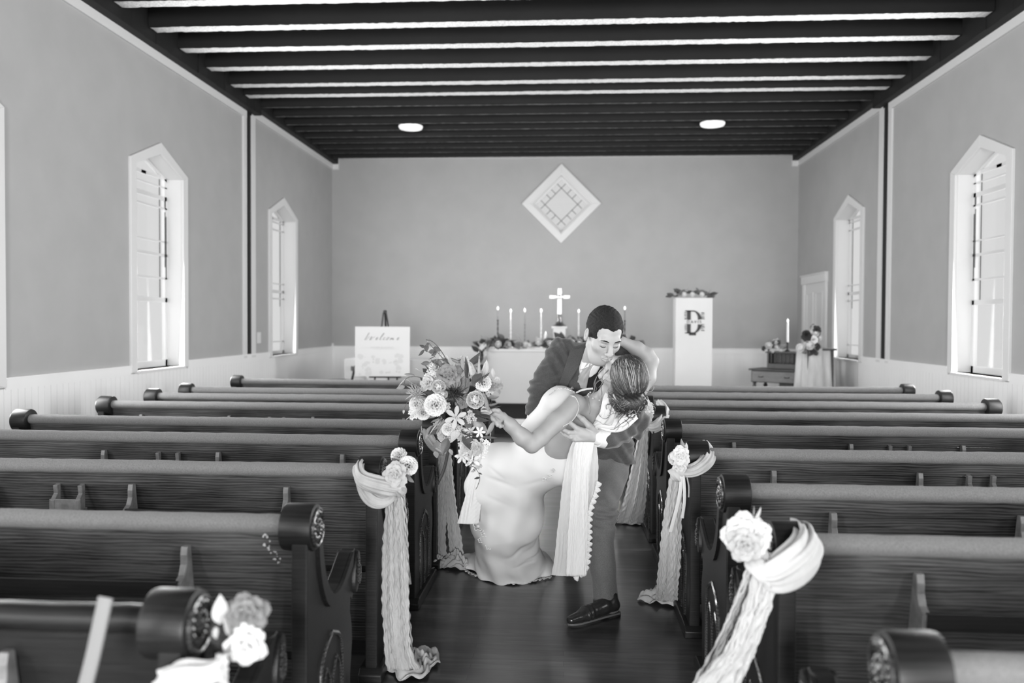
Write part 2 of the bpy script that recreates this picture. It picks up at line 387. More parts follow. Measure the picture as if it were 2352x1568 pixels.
# switch plate, recessed ceiling lights
tag(obj('light_switch', MB().box(XL, XL+.012, 11.60, 11.74, 1.19, 1.35).box(XL+.012, XL+.02, 11.655, 11.685, 1.25, 1.29), M['white'], bevel=.003), 'white switch plate on left wall beside narrow far window', 'light switch')
m_, t_, b_ = nt('frosted lamp disc'); b_.inputs['Base Color'].default_value = g(.8); b_.inputs['Emission Color'].default_value = g(1); b_.inputs['Emission Strength'].default_value = .5
for px, lab in ((950, 'flat round white ceiling lamp above the welcome sign, left of the diamond window'), (1630, 'flat round white ceiling lamp right of the diamond window')):
    P = at(px, 305, 12.9); P[2] = CEIL
    L_ = thing('ceiling_lamp', lab, 'ceiling light', (P[0], 12.66, CEIL-.0), group='round ceiling lamps')
    obj('mounting_box', MB().lathe([(.15, .0), (.15, .16)], n=24), M['black'], L_)
    area('ceiling_lamp_light', (P[0], 12.66, CEIL-.06), (0, 0.25, -1), .3, .3, 18)
    obj('lamp_disc', MB().lathe([(.10, -.05), (.17, -.042), (.185, -.02), (.185, 0)], n=32), m_, L_, smooth=True)
# ------------------------------------------------------------------ pews
PW = 2.72
def arc(cx, cy, r, a0, a1, n, ry=None):
    return [(cx+r*math.cos(math.radians(a0+(a1-a0)*i/n)), cy+(ry or r)*math.sin(math.radians(a0+(a1-a0)*i/n))) for i in range(n+1)]
NECK = [(.128, .845), (.127, .80), (.14, .74), (.165, .68), (.205, .625), (.255, .59), (.31, .58), (.365, .59), (.42, .615), (.47, .64), (.515, .66)]
ENDPOLY = [(0, .0), (.0, .60), (.004, .84)]+arc(.065, .862, .064, 180, 0, 10)+NECK+arc(.565, .585, .038, 110, -60, 8, .075)+[(.555, .50), (.53, .475), (.512, .49), (.505, .45), (.53, .39), (.535, .32), (.51, .22), (.505, .0)]
def sm(pts, it=2):
    for _ in range(it):
        q = [pts[0]]
        for a, b in zip(pts[:-1], pts[1:]): q += [tuple(.75*np.array(a)+.25*np.array(b)), tuple(.25*np.array(a)+.75*np.array(b))]
        pts = q+[pts[-1]]
    return pts
def pew_end(parent, x0, s, face):
    """end panel; x0 aisle/outer face plane, s direction of the pew body, face: outward normal = -s"""
    e = MB().prism(ENDPOLY, x0, x0+s*.05, 'x')
    end = obj('end_panel', e, M['pew'], parent, bevel=.005)
    # scroll roll with carved rosette
    sc = MB().lathe([(.06, 0), (.071, .004), (.073, .012), (.073, .092), (.071, .1), (.06, .104)], n=36, axis='x')
    sc.xf(Matrix.Translation((x0-s*.012, .065, .862)) @ Matrix.Diagonal((s, 1, 1, 1)))
    obj('scroll', sc, M['pew'], end, smooth=True)
    ro = MB(); xx = x0-s*.014
    ro.tube([(xx, .065+.056*math.cos(a), .862+.056*math.sin(a)) for a in np.linspace(0, 2*PI, 33)], .006, 8, cap=False)
    for k in range(26):                                              # carved volute
        a = k/25*3.4*PI; r = .046*(1-k/32); ro.lathe([(0, -.007), (.010*(1-k/40), -.003), (.010*(1-k/40), .003), (0, .007)], (xx, .065+r*math.cos(a+1), .862+r*math.sin(a+1)), 8, 'x')
    ro.lathe([(0, -.012), (.014, -.006), (.014, .006), (0, .01)], (xx, .065, .862), 12, 'x')
    obj('rosette', ro, M['carve'], end, smooth=True)
    # raised strap following neck, hollow and arm
    st = MB(); path = sm(NECK, 1); n = len(path)
    inner = [(p[0]-.035*(1 if i < n*.5 else .3), p[1]-.02-.03*(i/n)) for i, p in enumerate(path)]
    for i in range(n-1):
        st.prism([path[i], path[i+1], inner[i+1], inner[i]], x0-s*.012, x0, 'x')
    obj('raised_strap', st, M['pew'], end)
    ar = MB(); ar.lathe([(.5, 0), (.95, .004), (1, .012), (1, .078), (.95, .086), (.5, .09)], n=28, axis='x')
    ar.v = [(v[0], v[1]*.034, v[2]*.078) for v in ar.v]
    ar.xf(Matrix.Translation((x0-s*.016, .568, .573)) @ Matrix.Rotation(math.radians(-14), 4, 'X') @ Matrix.Diagonal((s, 1, 1, 1)))
    obj('arm_scroll', ar, M['pew'], end, smooth=True)
    cv = MB()
    for k in range(12):
        a = k/11*1.7*PI; r = 1-k/18; cv.lathe([(0, -.006), (.009, -.002), (.009, .003), (0, .006)], (x0-s*.018, .568+.020*r*math.cos(a+2), .573+.052*r*math.sin(a+2)), 8, 'x')
    obj('arm_carving', cv, M['carve'], end, smooth=True)
    # gothic tracery
    tr_ = MB()
    def path_t(pts, r=.006): tr_.tube([(x0-s*.001, p[0], p[1]) for p in pts], r, 6)
    def lancet(c, h, z0, z1): return [(c-h, z0), (c-h, z1-.1)]+sm([(c-h, z1-.1), (c-h*.8, z1-.04), (c, z1)], 2)+sm([(c, z1), (c+h*.8, z1-.04), (c+h, z1-.1)], 2)+[(c+h, z0)]
    path_t(lancet(.26, .125, .06, .46), .008); path_t(lancet(.20, .052, .06, .36)); path_t(lancet(.32, .052, .06, .36))
    obj('tracery', tr_, M['carve'], end, smooth=True)
    ft = MB().prism([(-.03, 0), (.56, 0), (.56, .035), (.53, .055), (0, .055), (-.03, .035)], x0-s*.025, x0+s*.075, 'x')
    obj('foot_rail', ft, M['pew'], end, bevel=.006)
    return end
M['carve'] = wood('carved oak highlights', .01, .07, .2, (8, 30, 30), .3, coat=.5)
def BK(z): return .045+(.88-z)*.16              # back plane lean
def make_pew(s):
    root = thing('church_pew', '', 'pew')
    pew_end(root, 0, s, -s)
    pew_end(root, s*PW, -s, s)
    b = MB(); x0, x1 = sorted((s*.05, s*(PW-.05)))
    for z0, z1, off in ((.785, .875, 0), (.60, .783, .006), (.42, .598, .006), (.10, .418, .006)):
        b.prism([(BK(z0)+off, z0), (BK(z1)+off, z1), (BK(z1)+off+.024, z1), (BK(z0)+off+.024, z0)], x0, x1, 'x')
    obj('backrest', b, M['pewback'], root)
    c = MB(); prof = [(.058+.034*math.cos(a), .872+.030*math.sin(a)) for a in np.linspace(0, 2*PI, 21)[:-1]]
    n = 60; V = []; rr = random.Random(5)
    for i in range(n+1):
        x = x0+(x1-x0)*i/n; d = rr.uniform(-.0012, .0012)
        V += [(x, p[0], p[1]+d) for p in prof]
    k_ = len(prof); F = [(i*k_+j, i*k_+(j+1) % k_, (i+1)*k_+(j+1) % k_, (i+1)*k_+j) for i in range(n) for j in range(k_)]
    c.add(V, F); obj('rail_pad', c, M['velvet'], root, smooth=True, ang=180)
    obj('seat', MB().box(x0, x1, .12, .54, .42, .45).box(x0, x1, .51, .53, .34, .42), M['pew'], root, bevel=.004)
    # hymnal racks on the rear of the back
    BRK = [(.0, .60), (.0, .80), (-.022, .80), (-.032, .775), (-.036, .745), (-.055, .715), (-.085, .70), (-.088, .66), (-.06, .625)]
    for ra, rb in ((.40, 1.08), (1.72, 2.40)):
        xa, xb = sorted((s*ra, s*rb))
        r = MB(); yb = BK(.68)
        r.box(xa, xb, yb-.085, yb+.0, .655, .667); r.box(xa, xb, yb-.092, yb-.08, .655, .705)
        rk = obj('book_rack', r, M['pew'], root, bevel=.002)
        for xx in (xa, xb):
            q = MB().prism([(p[0]+BK(p[1]), p[1]) for p in BRK], xx-.011, xx+.011, 'x'); obj('bracket', q, M['brass'], rk, bevel=.002)
    xc = s*1.36; q = MB()
    for dx in (-.055, .055): q.prism([(BK(.8), .66), (BK(.8), .795), (BK(.8)-.025, .79), (BK(.8)-.02, .755), (BK(.8)-.045, .73), (BK(.8)-.045, .66)], xc+dx-.01, xc+dx+.01, 'x')
    q.box(xc-.07, xc+.07, BK(.7)-.06, BK(.7)-.05, .68, .735).box(xc-.065, xc+.065, BK(.7)-.05, BK(.7), .68, .69)
    obj('cup_holder', q, M['brass'], root, bevel=.002)
    return root
PL, PR = make_pew(-1), make_pew(1)
LROWS = [(1.62, 0), (2.45, 0), (3.385, -.003), (4.26, .03), (4.97, .035), (5.93, .035), (6.66, .01), (7.31, -.02), (8.40, .06)]
RROWS = [(1.49, 0), (2.345, 0), (3.09, .02), (3.98, -.01), (4.925, .005), (5.70, .03), (6.49, .04), (7.25, .08), (8.02, .09)]
LX, RX = -.78, .60
ORD = ['nearest, at the bottom edge of the picture', 'second from the camera', 'third from the camera', 'fourth from the camera', 'fifth from the camera', 'sixth from the camera', 'third from the altar end', 'second from the altar end', 'closest to the altar']
def lab(side, i):
    extra = {('left', 2): ', its aisle end tied with white cloth, a rose and a white carnation', ('left', 4): ', its aisle end wrapped in a cloth looped down to the floor', ('right', 1): ', its scroll tied with the broad white cloth close to the camera', ('right', 3): ', its aisle end tied with crinkled cloth and a rose', ('right', 5): ', its tied cloth hanging just behind the groom'}
    return 'dark oak pew %s of the aisle, %s' % (side, ORD[i].split(',')[0] if (side, i) in extra else ORD[i])
PEWS = {}
for (rows, proto, X, s, side) in ((LROWS, PL, LX, -1, 'left'), (RROWS, PR, RX, 1, 'right')):
    for i, (y, r) in enumerate(rows):
        rz = r if s > 0 else -r
        o = proto if i == 0 else copy_tree(proto)
        o.location = (X, y, 0); o.rotation_euler = (0, 0, rz*.35)
        o['label'] = lab(side, i); o['group'] = 'pews %s of the aisle' % side; PEWS[side, i] = o

# the nearest left pew has a bare dark rail
for ch_ in PEWS['left', 0].children:
    if ch_.name.startswith('rail_pad'):
        ch_.data = ch_.data.copy(); ch_.data.materials[0] = M['pew']
        ch_['label'] = 'bare dark wooden rail'
    if ch_.name.startswith('backrest'):
        ch_.data = ch_.data.copy(); ch_.data.materials[0] = M['pew']
ch_ = MB(); rr = random.Random(6)
for k in range(26):                                                  # pale chips in the varnish of the second left pew
    t = rr.random(); x_ = -(.12+.03*rr.random()) + (.045*t); z_ = .86-.13*t+rr.uniform(-.008, .008); r = rr.uniform(.0012, .005)
    x_ = -.165+.06*t+rr.uniform(-.012, .012)
    ch_.prism([(x_+r*rr.uniform(.4, 1.3)*math.cos(a), z_+r*rr.uniform(.4, 1.3)*math.sin(a)) for a in np.linspace(0, 2*PI, 7)[:-1]], BK(z_)-.001+(.006 if z_ < .785 else 0), BK(z_)+.002+(.006 if z_ < .785 else 0), 'y')
M['chip'] = plain('pale bare wood chip', .5, .7, .2)
o_ = obj('varnish_chips', ch_, M['chip'], PEWS['left', 1]); o_['kind'] = 'stuff'
# ------------------------------------------------------------------ flowers (shared meshes)
M['petal'] = plain('white petals', .60, .7, .2, noise=.04, scale=30, sheen=.2)
M['petalc'] = plain('white petals lightened for dim chancel', .88, .7, .2)  # white petals lightened to stand in for light missing at the chancel
M['petal2'] = plain('blush petals', .40, .7, .2, noise=.12, scale=40)
M['petal3'] = plain('deep toned petals', .20, .7, .2, noise=.25, scale=40)
M['petal4'] = plain('very dark petals', .05, .7, .2, noise=.3, scale=40)
M['leaf'] = plain('dark green leaf', .09, .5, .4, noise=.3, scale=30)
M['leaf2'] = plain('pale green leaf', .30, .6, .3, noise=.25, scale=30)
M['leaf3'] = plain('silver leaf', .50, .6, .3, noise=.15, scale=30)
M['stem'] = plain('stem', .10, .6, .3)
def petal_fn(w, h, curl, cup, base=Matrix(), wav=0., notch=0.):
    """petal grows along +z, opens toward +x(out)"""
    def fn(u, v):
        t = v; wd = w*(math.sin(PI*min(1, .12+.80*t))**.6)*(.35+.65*min(1, t*1.8))*(1-.25*max(0, t-.8)/.2)
        x = (u-.5)*2*wd; z = h*t*(1-notch*(1-abs(2*u-1))*max(0, t-.8)); y = cup*(1-(2*u-1)**2)*w*math.sin(PI*t*.9) 
        out = curl*h*t*t+wav*math.sin(u*9+t*5)*t*w
        return base @ Vector((out-y, x, z))
    return fn
def rose_mb(n=22, spread=1.0, wav=.04):
    mb = MB(); rr = random.Random(3)
    for i in range(n):
        t = i/(n-1); a = i*2.399; tilt = .05+1.15*t**1.2*spread; r = .10+.20*t
        B = Matrix.Rotation(a, 4, 'Z') @ Matrix.Translation((r*.55, 0, -.25*t)) @ Matrix.Rotation(tilt, 4, 'Y')
        mb.sheet(petal_fn(.26+.24*t, .62+.30*t, .10+.25*t, .55-.1*t, B, wav), 6, 6)
    return mb
def peony_mb(n=60):
    mb = MB()
    for i in range(n):
        t = (i+.5)/n; a = i*2.399; tilt = math.acos(1-1.25*t)
        B = Matrix.Rotation(a, 4, 'Z') @ Matrix.Rotation(tilt, 4, 'Y') @ Matrix.Translation((0, 0, .35))
        mb.sheet(petal_fn(.22+.1*t, .58, -.12, .45, B, .16, .25), 5, 4)
    return mb
def ball_mb():
    """dense round white bloom of overlapping shell petals"""
    mb = MB()
    for i in range(40):
        t = (i+.5)/40; a = i*2.399; tilt = math.acos(1-1.35*t)
        B = Matrix.Rotation(a, 4, 'Z') @ Matrix.Rotation(tilt, 4, 'Y') @ Matrix.Translation((.0, 0, .52))
        mb.sheet(petal_fn(.34, .50, -.42, .2, B @ Matrix.Rotation(-.55, 4, 'Y') @ Matrix.Translation((.12, 0, -.1)), .04, .15), 5, 5)
    return mb
def star_mb(n=6, wd=.24, ln=1., lift=.35, core=True):
    mb = MB()
    for i in range(n):
        B = Matrix.Rotation(i*2*PI/n, 4, 'Z') @ Matrix.Translation((.08, 0, 0)) @ Matrix.Rotation(PI/2-lift, 4, 'Y')
        mb.sheet(petal_fn(wd, ln, .12, .25, B), 5, 6)
    if core: mb.merge(rose_mb(9), Matrix.Scale(.38, 4))
    return mb
def spiky_mb(n=70):
    mb = MB(); rr = random.Random(9)
    for i in range(n):
        t = (i+.5)/n; a = i*2.399; tilt = .15+1.35*t; L_ = rr.uniform(.75, 1.15)
        B = Matrix.Rotation(a, 4, 'Z') @ Matrix.Rotation(tilt, 4, 'Y')
        pts = [B @ Vector((.10*math.sin(k*1.3+i)*k/5, .06*math.sin(i+k), L_*k/5)) for k in range(6)]
        mb.tube(pts, [.035, .035, .03, .026, .02, .008], 4)
    return mb
def leaf_mb(w=.30, fold=.25, curl=.25):
    def fn(u, v):
        wd = w*math.sin(PI*v**.8)**.9*(1-.2*v); x = (u-.5)*2*wd
        return (abs(x)*fold+curl*(v*v)-.05, x, v)
    return MB().sheet(fn, 6, 10)
def fern_mb():
    mb = MB(); mb.tube([(0.1*t*t, 0, t) for t in np.linspace(0, 1, 8)], .012, 4)
    for i in range(15):
        t = .12+.85*i/15; ln = .26*(1-t)**.7+.03
        for s in (-1, 1):
            B = Matrix.Translation((.1*t*t, 0, t)) @ Matrix.Rotation(-s*1.05, 4, 'X')
            mb.merge(leaf_mb(.16, .1, .1), B @ Matrix.Scale(ln, 4))
    return mb
def blossom_mb():
    mb = MB()
    for j, (x, y, z) in enumerate(((0, 0, .3), (.45, .1, .15), (-.4, .25, .1), (-.1, -.45, .1), (.3, .5, 0), (-.45, -.3, -.1), (.5, -.4, -.05))):
        B = Matrix.Translation((x, y, z)) @ Matrix.Rotation(.5*math.sin(j*2), 4, 'X') @ Matrix.Rotation(.6*x, 4, 'Y') @ Matrix.Scale(.36, 4)
        mb.merge(star_mb(5, .34, .8, .25, False), B)
    return mb
FM = {}
for nm, fn in (('rose', rose_mb), ('peony', peony_mb), ('ball', ball_mb), ('star', star_mb), ('spiky', spiky_mb), ('leaf', leaf_mb), ('fern', fern_mb), ('blossom', blossom_mb)):
    FM[nm] = fn()
FDATA = {}
FN = {'rose': 'rose', 'peony': 'peony', 'ball': 'white_bloom', 'star': 'lily_bloom', 'spiky': 'spider_bloom', 'leaf': 'leaf', 'fern': 'fern_frond', 'blossom': 'blossom_cluster'}
def flower(kind, mat, parent, P, size, face=(0, -1, .2), roll=0., wide=1.):
    key = (kind, mat)
    if key not in FDATA: FDATA[key] = FM[kind].data(FN[kind], M[mat], True, 180)
    o = link(FN[kind], FDATA[key], parent)
    q = Vector(face).normalized().to_track_quat('Z', 'X')
    o.matrix_local = Matrix.Translation(Vector(P)) @ q.to_matrix().to_4x4() @ Matrix.Rotation(roll, 4, 'Z') @ Matrix.Diagonal((size, size*wide, size, 1))
    return o
def vine(parent, pts, leaves, r=.0025, mat='leaf2', lsize=.035, name='vine', seed=1):
    rr = random.Random(seed); pts = [Vector(p) for p in sm3(pts)]
    o = obj(name, MB().tube(pts, r, 5), M['stem'], parent, smooth=True)
    mb = MB()
    for k in range(leaves):
        i = int((k+.6)/leaves*(len(pts)-1)); s = lsize*rr.uniform(.7, 1.25)
        q = Vector((rr.uniform(-1, 1), rr.uniform(-.8, .2), rr.uniform(-.9, .5))).normalized().to_track_quat('Z', 'X').to_matrix().to_4x4()
        mb.merge(FM['leaf'], Matrix.Translation(pts[i]) @ q @ Matrix.Rotation(rr.uniform(0, 6), 4, 'Z') @ Matrix.Scale(s, 4))
    obj('vine_leaves', mb, M[mat], o, smooth=True, ang=180)
    return o
def sm3(pts, it=3):
    pts = [np.array(p, float) for p in pts]
    for _ in range(it):
        q = [pts[0]]
        for a, b in zip(pts[:-1], pts[1:]): q += [.75*a+.25*b, .25*a+.75*b]
        pts = q+[pts[-1]]
    return pts
# ------------------------------------------------------------------ chancel
def S(x, y, Y): return at(x, y, Y)
# altar
AY = 13.3
al = thing('altar', 'white boxed altar with marble veined front under the diamond window', 'altar', (-.07, AY, .2))
M['marble'] = plain('white veined altar cloth', .64, .5, .3, noise=.025, scale=2.5)
obj('body', MB().box(-1.2, 1.2, .03, .75, 0, .84), M['marble'], al, bevel=.005)
obj('altar_top', MB().box(-1.235, 1.235, 0, .80, .84, .885), M['white'], al, bevel=.004)
ATZ = 1.085
# cross on its pedestal
pd = thing('altar_pedestal', 'small white tiered box on the altar carrying the cross', 'pedestal', (-.105, 13.66, ATZ))
obj('body', MB().box(-.10, .10, -.09, .09, .06, .33), M['white'], pd, bevel=.003); obj('cap', MB().box(-.125, .125, -.11, .11, .33, .365), M['white'], pd, bevel=.006)
obj('plinth', MB().box(-.16, .16, -.14, .14, 0, .06), M['white'], pd, bevel=.006)
M['polished'] = plain('polished brass', .5, .3, .8, metal=.75)
cr = thing('altar_cross', 'tall polished metal cross with flared dark base standing on the altar', 'cross', (-.105, 13.66, ATZ+.366))
obj('base', MB().lathe([(.12, 0), (.115, .012), (.07, .035), (.04, .09), (.025, .15), (.035, .165), (.03, .19), (.02, .2)], n=28), plain('tarnished brass base', .10, .3, .6, metal=.7), cr, smooth=True)
obj('upright', MB().box(-.032, .032, -.012, .012, .19, .625), M['polished'], cr, bevel=.004)
obj('crossbar', MB().box(-.165, .165, -.013, .013, .455, .51), M['polished'], cr, bevel=.004)
ring_ = MB().tube([(.062*math.cos(a), -.016, .482+.03*math.sin(a)) for a in np.linspace(0, 2*PI, 25)], .008, 8, cap=False)
ring_.lathe([(0, -.03), (.02, -.025), (.02, -.012), (0, -.01)], (0, 0, .482), 12, 'y'); obj('medallion', ring_, M['polished'], cr, smooth=True)
M['wax'] = plain('white wax', .8, .4, .3); M['signboard'] = plain('white sign board', .60, .6, .2); M['waxd'] = plain('tall thin dark taper', .22, .5, .3)
mf, tf, bf = nt('candle flame'); bf.inputs['Emission Color'].default_value = g(1); bf.inputs['Emission Strength'].default_value = 1.2; M['flame'] = mf
def taper(X, Y, z0, zc, zf, dark, label, base='black', thick=1.0):
    t = thing('candlestick', label, 'candle', (X, Y, z0), group='lit tapers on the altar' if z0 > 1.0 and Y > 13.4 else None)
    h = zc-z0
    prof = [(.04, 0), (.042, .01), (.015, .03)]
    k = 5
    for i in range(k):
        za = .03+(h-.05)*i/k; zb = .03+(h-.05)*(i+1)/k
        prof += [(.007, za+.003), (.017-.001*i, (za+zb)/2), (.007, zb-.003)]
    prof += [(.016, h-.012), (.018, h)]
    obj('holder', MB().lathe(prof, n=14), M[base], t, smooth=True)
    obj('taper', MB().lathe([(.009*thick, h), (.008*thick, zf-z0-.03), (.003, zf-z0-.025)], n=10), M['waxd' if dark else 'wax'], t, smooth=True)
    obj('flame', MB().lathe([(.002, 0), (.012, .015), (.015, .026), (.010, .045), (.001, .065)], (0, 0, zf-z0-.028), 10), M['flame'], t, smooth=True)
    l_ = bpy.data.lights.new('candle_glow', 'POINT'); l_.energy = 8 if Y > 13.4 and z0 < 1.1 else 1.5; l_.shadow_soft_size = .02; lo = bpy.data.objects.new('candle_glow', l_); COL.objects.link(lo); lo.location = (X, Y, zf+.02)
    return t
for X, zc, zf, dk, lb, bs in ((-1.12, 1.55, 1.74, True, 'dark turned candlestick with lit taper, leftmost on the altar', 'black'), (-.905, 1.46, 1.70, False, 'pale candlestick with lit white taper, second from the altar left end', 'wax'),
        (-.675, 1.48, 1.71, True, 'candlestick with pale collar and lit grey taper, third from the altar left end', 'brass'), (-.405, 1.46, 1.70, False, 'candlestick with lit white taper just left of the cross', 'wax'),
        (.21, 1.46, 1.70, False, 'candlestick with lit white taper between the cross and the groom', 'wax'), (.96, 1.55, 1.75, True, 'dark turned candlestick with lit taper right of the groom head', 'black')):
    taper(X, 13.6, ATZ, zc, zf, dk, lb, bs)
pc = thing('pillar_candle', 'short thick white candle at the foot of the altar cross', 'candle', (-.325, 13.42, ATZ))
obj('wax_body', MB().lathe([(.036, 0), (.036, .02), (.024, .03), (.024, .235), (.02, .24)], n=16), M['wax'], pc, smooth=True)
obj('flame', MB().lathe([(.002, 0), (.012, .012), (.009, .03), (.001, .045)], (0, 0, .24), 10), M['flame'], pc, smooth=True)
# altar garland
ga = thing('altar_garland', 'garland of dark leaves and round white blooms along the altar top', 'garland', (-.07, 13.34, ATZ+.005))
rr = random.Random(11)
path = [(-1.36, .0, -.42), (-1.34, .0, -.28), (-1.30, .0, -.12), (-1.24, .0, .02)]+[(x, .06, .05) for x in np.linspace(-1.1, 1.1, 12)]+[(1.2, .02, .04), (1.28, 0, -.1)]
obj('garland_stem', MB().tube(sm3(path, 2), .015, 6), M['stem'], ga, smooth=True)
pp = sm3(path, 2); tot = len(pp)
for k in range(98):
    P = pp[int(rr.uniform(0, .999)*tot)]; P = P+np.array([rr.uniform(-.05, .05), rr.uniform(-.06, .03), rr.uniform(-.02, .08)])
    flower('leaf', rr.choice(['leaf', 'leaf', 'leaf2', 'leaf', 'leaf3']), ga, P, rr.uniform(.14, .24), (rr.uniform(-1, 1), -rr.uniform(.1, 1), rr.uniform(-.3, .9)), rr.uniform(0, 6), 1.3)
for k in range(44):
    P = pp[int((k+.5)/44*tot*.999)]; P = P+np.array([rr.uniform(-.04, .04), -.10-rr.uniform(0, .05), rr.uniform(-.01, .08)])
    flower(rr.choice(['ball', 'ball', 'rose']), rr.choice(['petalc', 'petalc', 'petal2', 'petal3']), ga, P, rr.choice([.03, .045, .055, .065]), (rr.uniform(-.4, .4), -1, rr.uniform(0, .5)), rr.uniform(0, 6))
# monogram stand
mn = thing('monogram_stand', 'tall white rectangular pedestal bearing a black split letter', 'pedestal', (1.91, 12.5, .2))
obj('column', MB().box(-.272, .272, 0, .3, 0, 1.69), M['marble'], mn, bevel=.006)
lt = MB(); yy = -.012
def lp(poly): lt.prism(poly, yy, 0, 'y')
def seg(cx_, cz_, rx, rz, a0, a1, w0, w1, n=12):
    for i in range(n):
        A0 = math.radians(a0+(a1-a0)*i/n); A1 = math.radians(a0+(a1-a0)*(i+1)/n); t0 = w0+(w1-w0)*i/n; t1 = w0+(w1-w0)*(i+1)/n
        lp([(cx_+rx*math.cos(A0), cz_+rz*math.sin(A0)), (cx_+rx*math.cos(A1), cz_+rz*math.sin(A1)), (cx_+(rx-t1)*math.cos(A1), cz_+(rz-t1*.6)*math.sin(A1)), (cx_+(rx-t0)*math.cos(A0), cz_+(rz-t0*.6)*math.sin(A0))])
zc = 1.33; lp([(-.10, zc+.03), (-.05, zc+.03), (-.05, zc+.17), (-.10, zc+.17)]); lp([(-.10, zc-.17), (-.05, zc-.17), (-.05, zc-.03), (-.10, zc-.03)])
lp([(-.13, zc+.155), (0, zc+.155), (0, zc+.172), (-.13, zc+.172)]); lp([(-.13, zc-.172), (0, zc-.172), (0, zc-.155), (-.13, zc-.155)])
lp([(-.07, zc-.2), (.03, zc-.2), (.03, zc-.165), (-.07, zc-.165)])
seg(-.02, zc, .14, .172, 90, 14, .02, .06); seg(-.02, zc, .14, .172, -14, -90, .06, .02)
for i, (a, s_) in enumerate([(z_, s_) for z_ in (.13, .10, .07, .045, -.045, -.07, -.10, -.13) for s_ in (-1, 1)]):
    x_ = -.10 if s_ < 0 else .105; lp([(x_, zc+a), (x_+s_*(.045+.012*math.sin(i*3)), zc+a+.008*math.sin(i*5)), (x_+s_*.04, zc+a+.012), (x_, zc+a+.012)])
obj('letter', lt, M['black'], mn)
def text(name, body, parent, loc, size, mat, rot=(PI/2, 0, 0), shear=0., ext=.002, spacing=1.):
    c = bpy.data.curves.new(name, 'FONT'); c.body = body; c.size = size; c.extrude = ext; c.align_x = 'CENTER'; c.align_y = 'CENTER'; c.shear = shear; c.space_character = spacing
    c.materials.append(M[mat]); t = bpy.data.objects.new(name+'_curve', c); me = bpy.data.meshes.new_from_object(t); me.name = name; bpy.data.objects.remove(t)
    return link(name, me, parent, loc, rot)
text('name_lettering', 'DAVIS', mn, (.0, -.006, zc), .058, 'black', spacing=1.5)
tg_ = thing('pedestal_garland', 'dark leaves with three white roses lying on the monogram pedestal', 'garland', (1.91, 12.6, 1.893))
for k in range(46):
    x_ = rr.uniform(-.34, .34); flower('leaf', rr.choice(['leaf', 'leaf', 'leaf2']), tg_, (x_, rr.uniform(-.1, .05), .02+.05*math.cos(x_*4)-.25*max(0, abs(x_)-.28)), rr.uniform(.08, .13), (rr.choice([-1, 1]), rr.uniform(-.5, .3), rr.uniform(-.2, .9)), rr.uniform(0, 6))
for x_ in (-.15, -.03, .11): flower('ball', 'petalc', tg_, (x_, -.12, .045), .045, (0, -1, .3))
# welcome sign on an easel
es = thing('easel', 'black metal tripod easel holding the welcome sign', 'easel', (-2.63, 11.85, .2))
e0 = (.0, .08, 1.45)
for a_, b_ in (((-.02, .03, 1.44), (-.19, -.03, 0)), ((0, .05, 1.46), (-.02, .5, 0)), ((.02, .03, 1.44), (.28, -.03, 0))):
    obj('leg', MB().tube([a_, b_], .013, 8), M['black'], es)
obj('ledge', MB().box(-.2, .25, -.09, .02, .50, .52), M['black'], es); obj('clamp', MB().lathe([(.02, 0), (.028, .01), (.028, .04), (.015, .05)], (0, .05, 1.43), 10), M['black'], es)
sg = thing('welcome_sign', 'white board with grey script Welcome standing on the black easel', 'sign', (-2.645, 11.80, .72), rz=.12)
obj('board', MB().box(-.395, .395, -.012, 0, 0, .72), M['signboard'], sg, bevel=.002, rot=(math.radians(-4), 0, 0))
M['ink'] = plain('grey ink', .22, .6, .2); M['ink2'] = plain('faint grey ink', .42, .6, .2); M['wash'] = plain('watercolour wash', .53, .6, .2)
# script lettering drawn as pen strokes
ink = MB()
def stroke(pts, w_=.004):
    for a, b in zip(pts[:-1], pts[1:]):
        dx, dz = b[0]-a[0], b[1]-a[1]; L_ = math.hypot(dx, dz) or 1; nx, nz = -dz/L_*w_, dx/L_*w_
        ink.prism([(a[0]+nx, a[1]+nz), (b[0]+nx, b[1]+nz), (b[0]-nx, b[1]-nz), (a[0]-nx, a[1]-nz)], -.0145, -.012, 'y')
def S2(pts, x, z, s, w_=.003): stroke(sm([(x+p[0]*s+p[1]*s*.55, z+p[1]*s) for p in pts], 2), w_)
zb = .525
S2([(0, .0), (.05, 1.4)], -.255, zb, .075, .0045); S2([(0, 0), (.35, 1.1), (.45, 1.0)], -.235, zb, .05, .002); S2([(0, .0), (.05, .8)], -.185, zb, .065, .005); S2([(0, 0), (.5, .9), (.9, .9)], -.175, zb, .05, .002)
def e_(x): S2([(0, .4), (.5, .55), (.45, .95), (.1, .8), (-.05, .3), (.2, 0), (.7, .3)], x, zb, .042, .0028)
def o_l(x): S2([(.3, .95), (-.05, .7), (0, .05), (.4, .1), (.5, .7), (.25, .95), (.8, .8)], x, zb, .042, .0028)
e_(-.105); S2([(0, .2), (.45, 1.9), (.2, 2.1), (.0, .6), (.15, 0), (.5, .3)], -.05, zb, .05, .0028)
S2([(.5, .85), (.1, .9), (-.05, .3), (.2, 0), (.7, .3)], .0, zb, .042, .0028); o_l(.05)
S2([(0, 0), (.1, .9), (.0, .1), (.45, .9), (.45, .1), (.85, .9), (.85, .05), (1.2, .3)], .105, zb, .042, .0034); e_(.20)
obj('script_lettering', ink, M['ink'], sg, rot=(math.radians(-4), 0, 0))
n_ = text('name_line', 'BAYLEY & JOSHUA', sg, (.0, -.045, .42), .026, 'ink2', rot=(PI/2-math.radians(4), 0, 0), ext=.001, spacing=1.6)
wm = MB(); rr = random.Random(4)
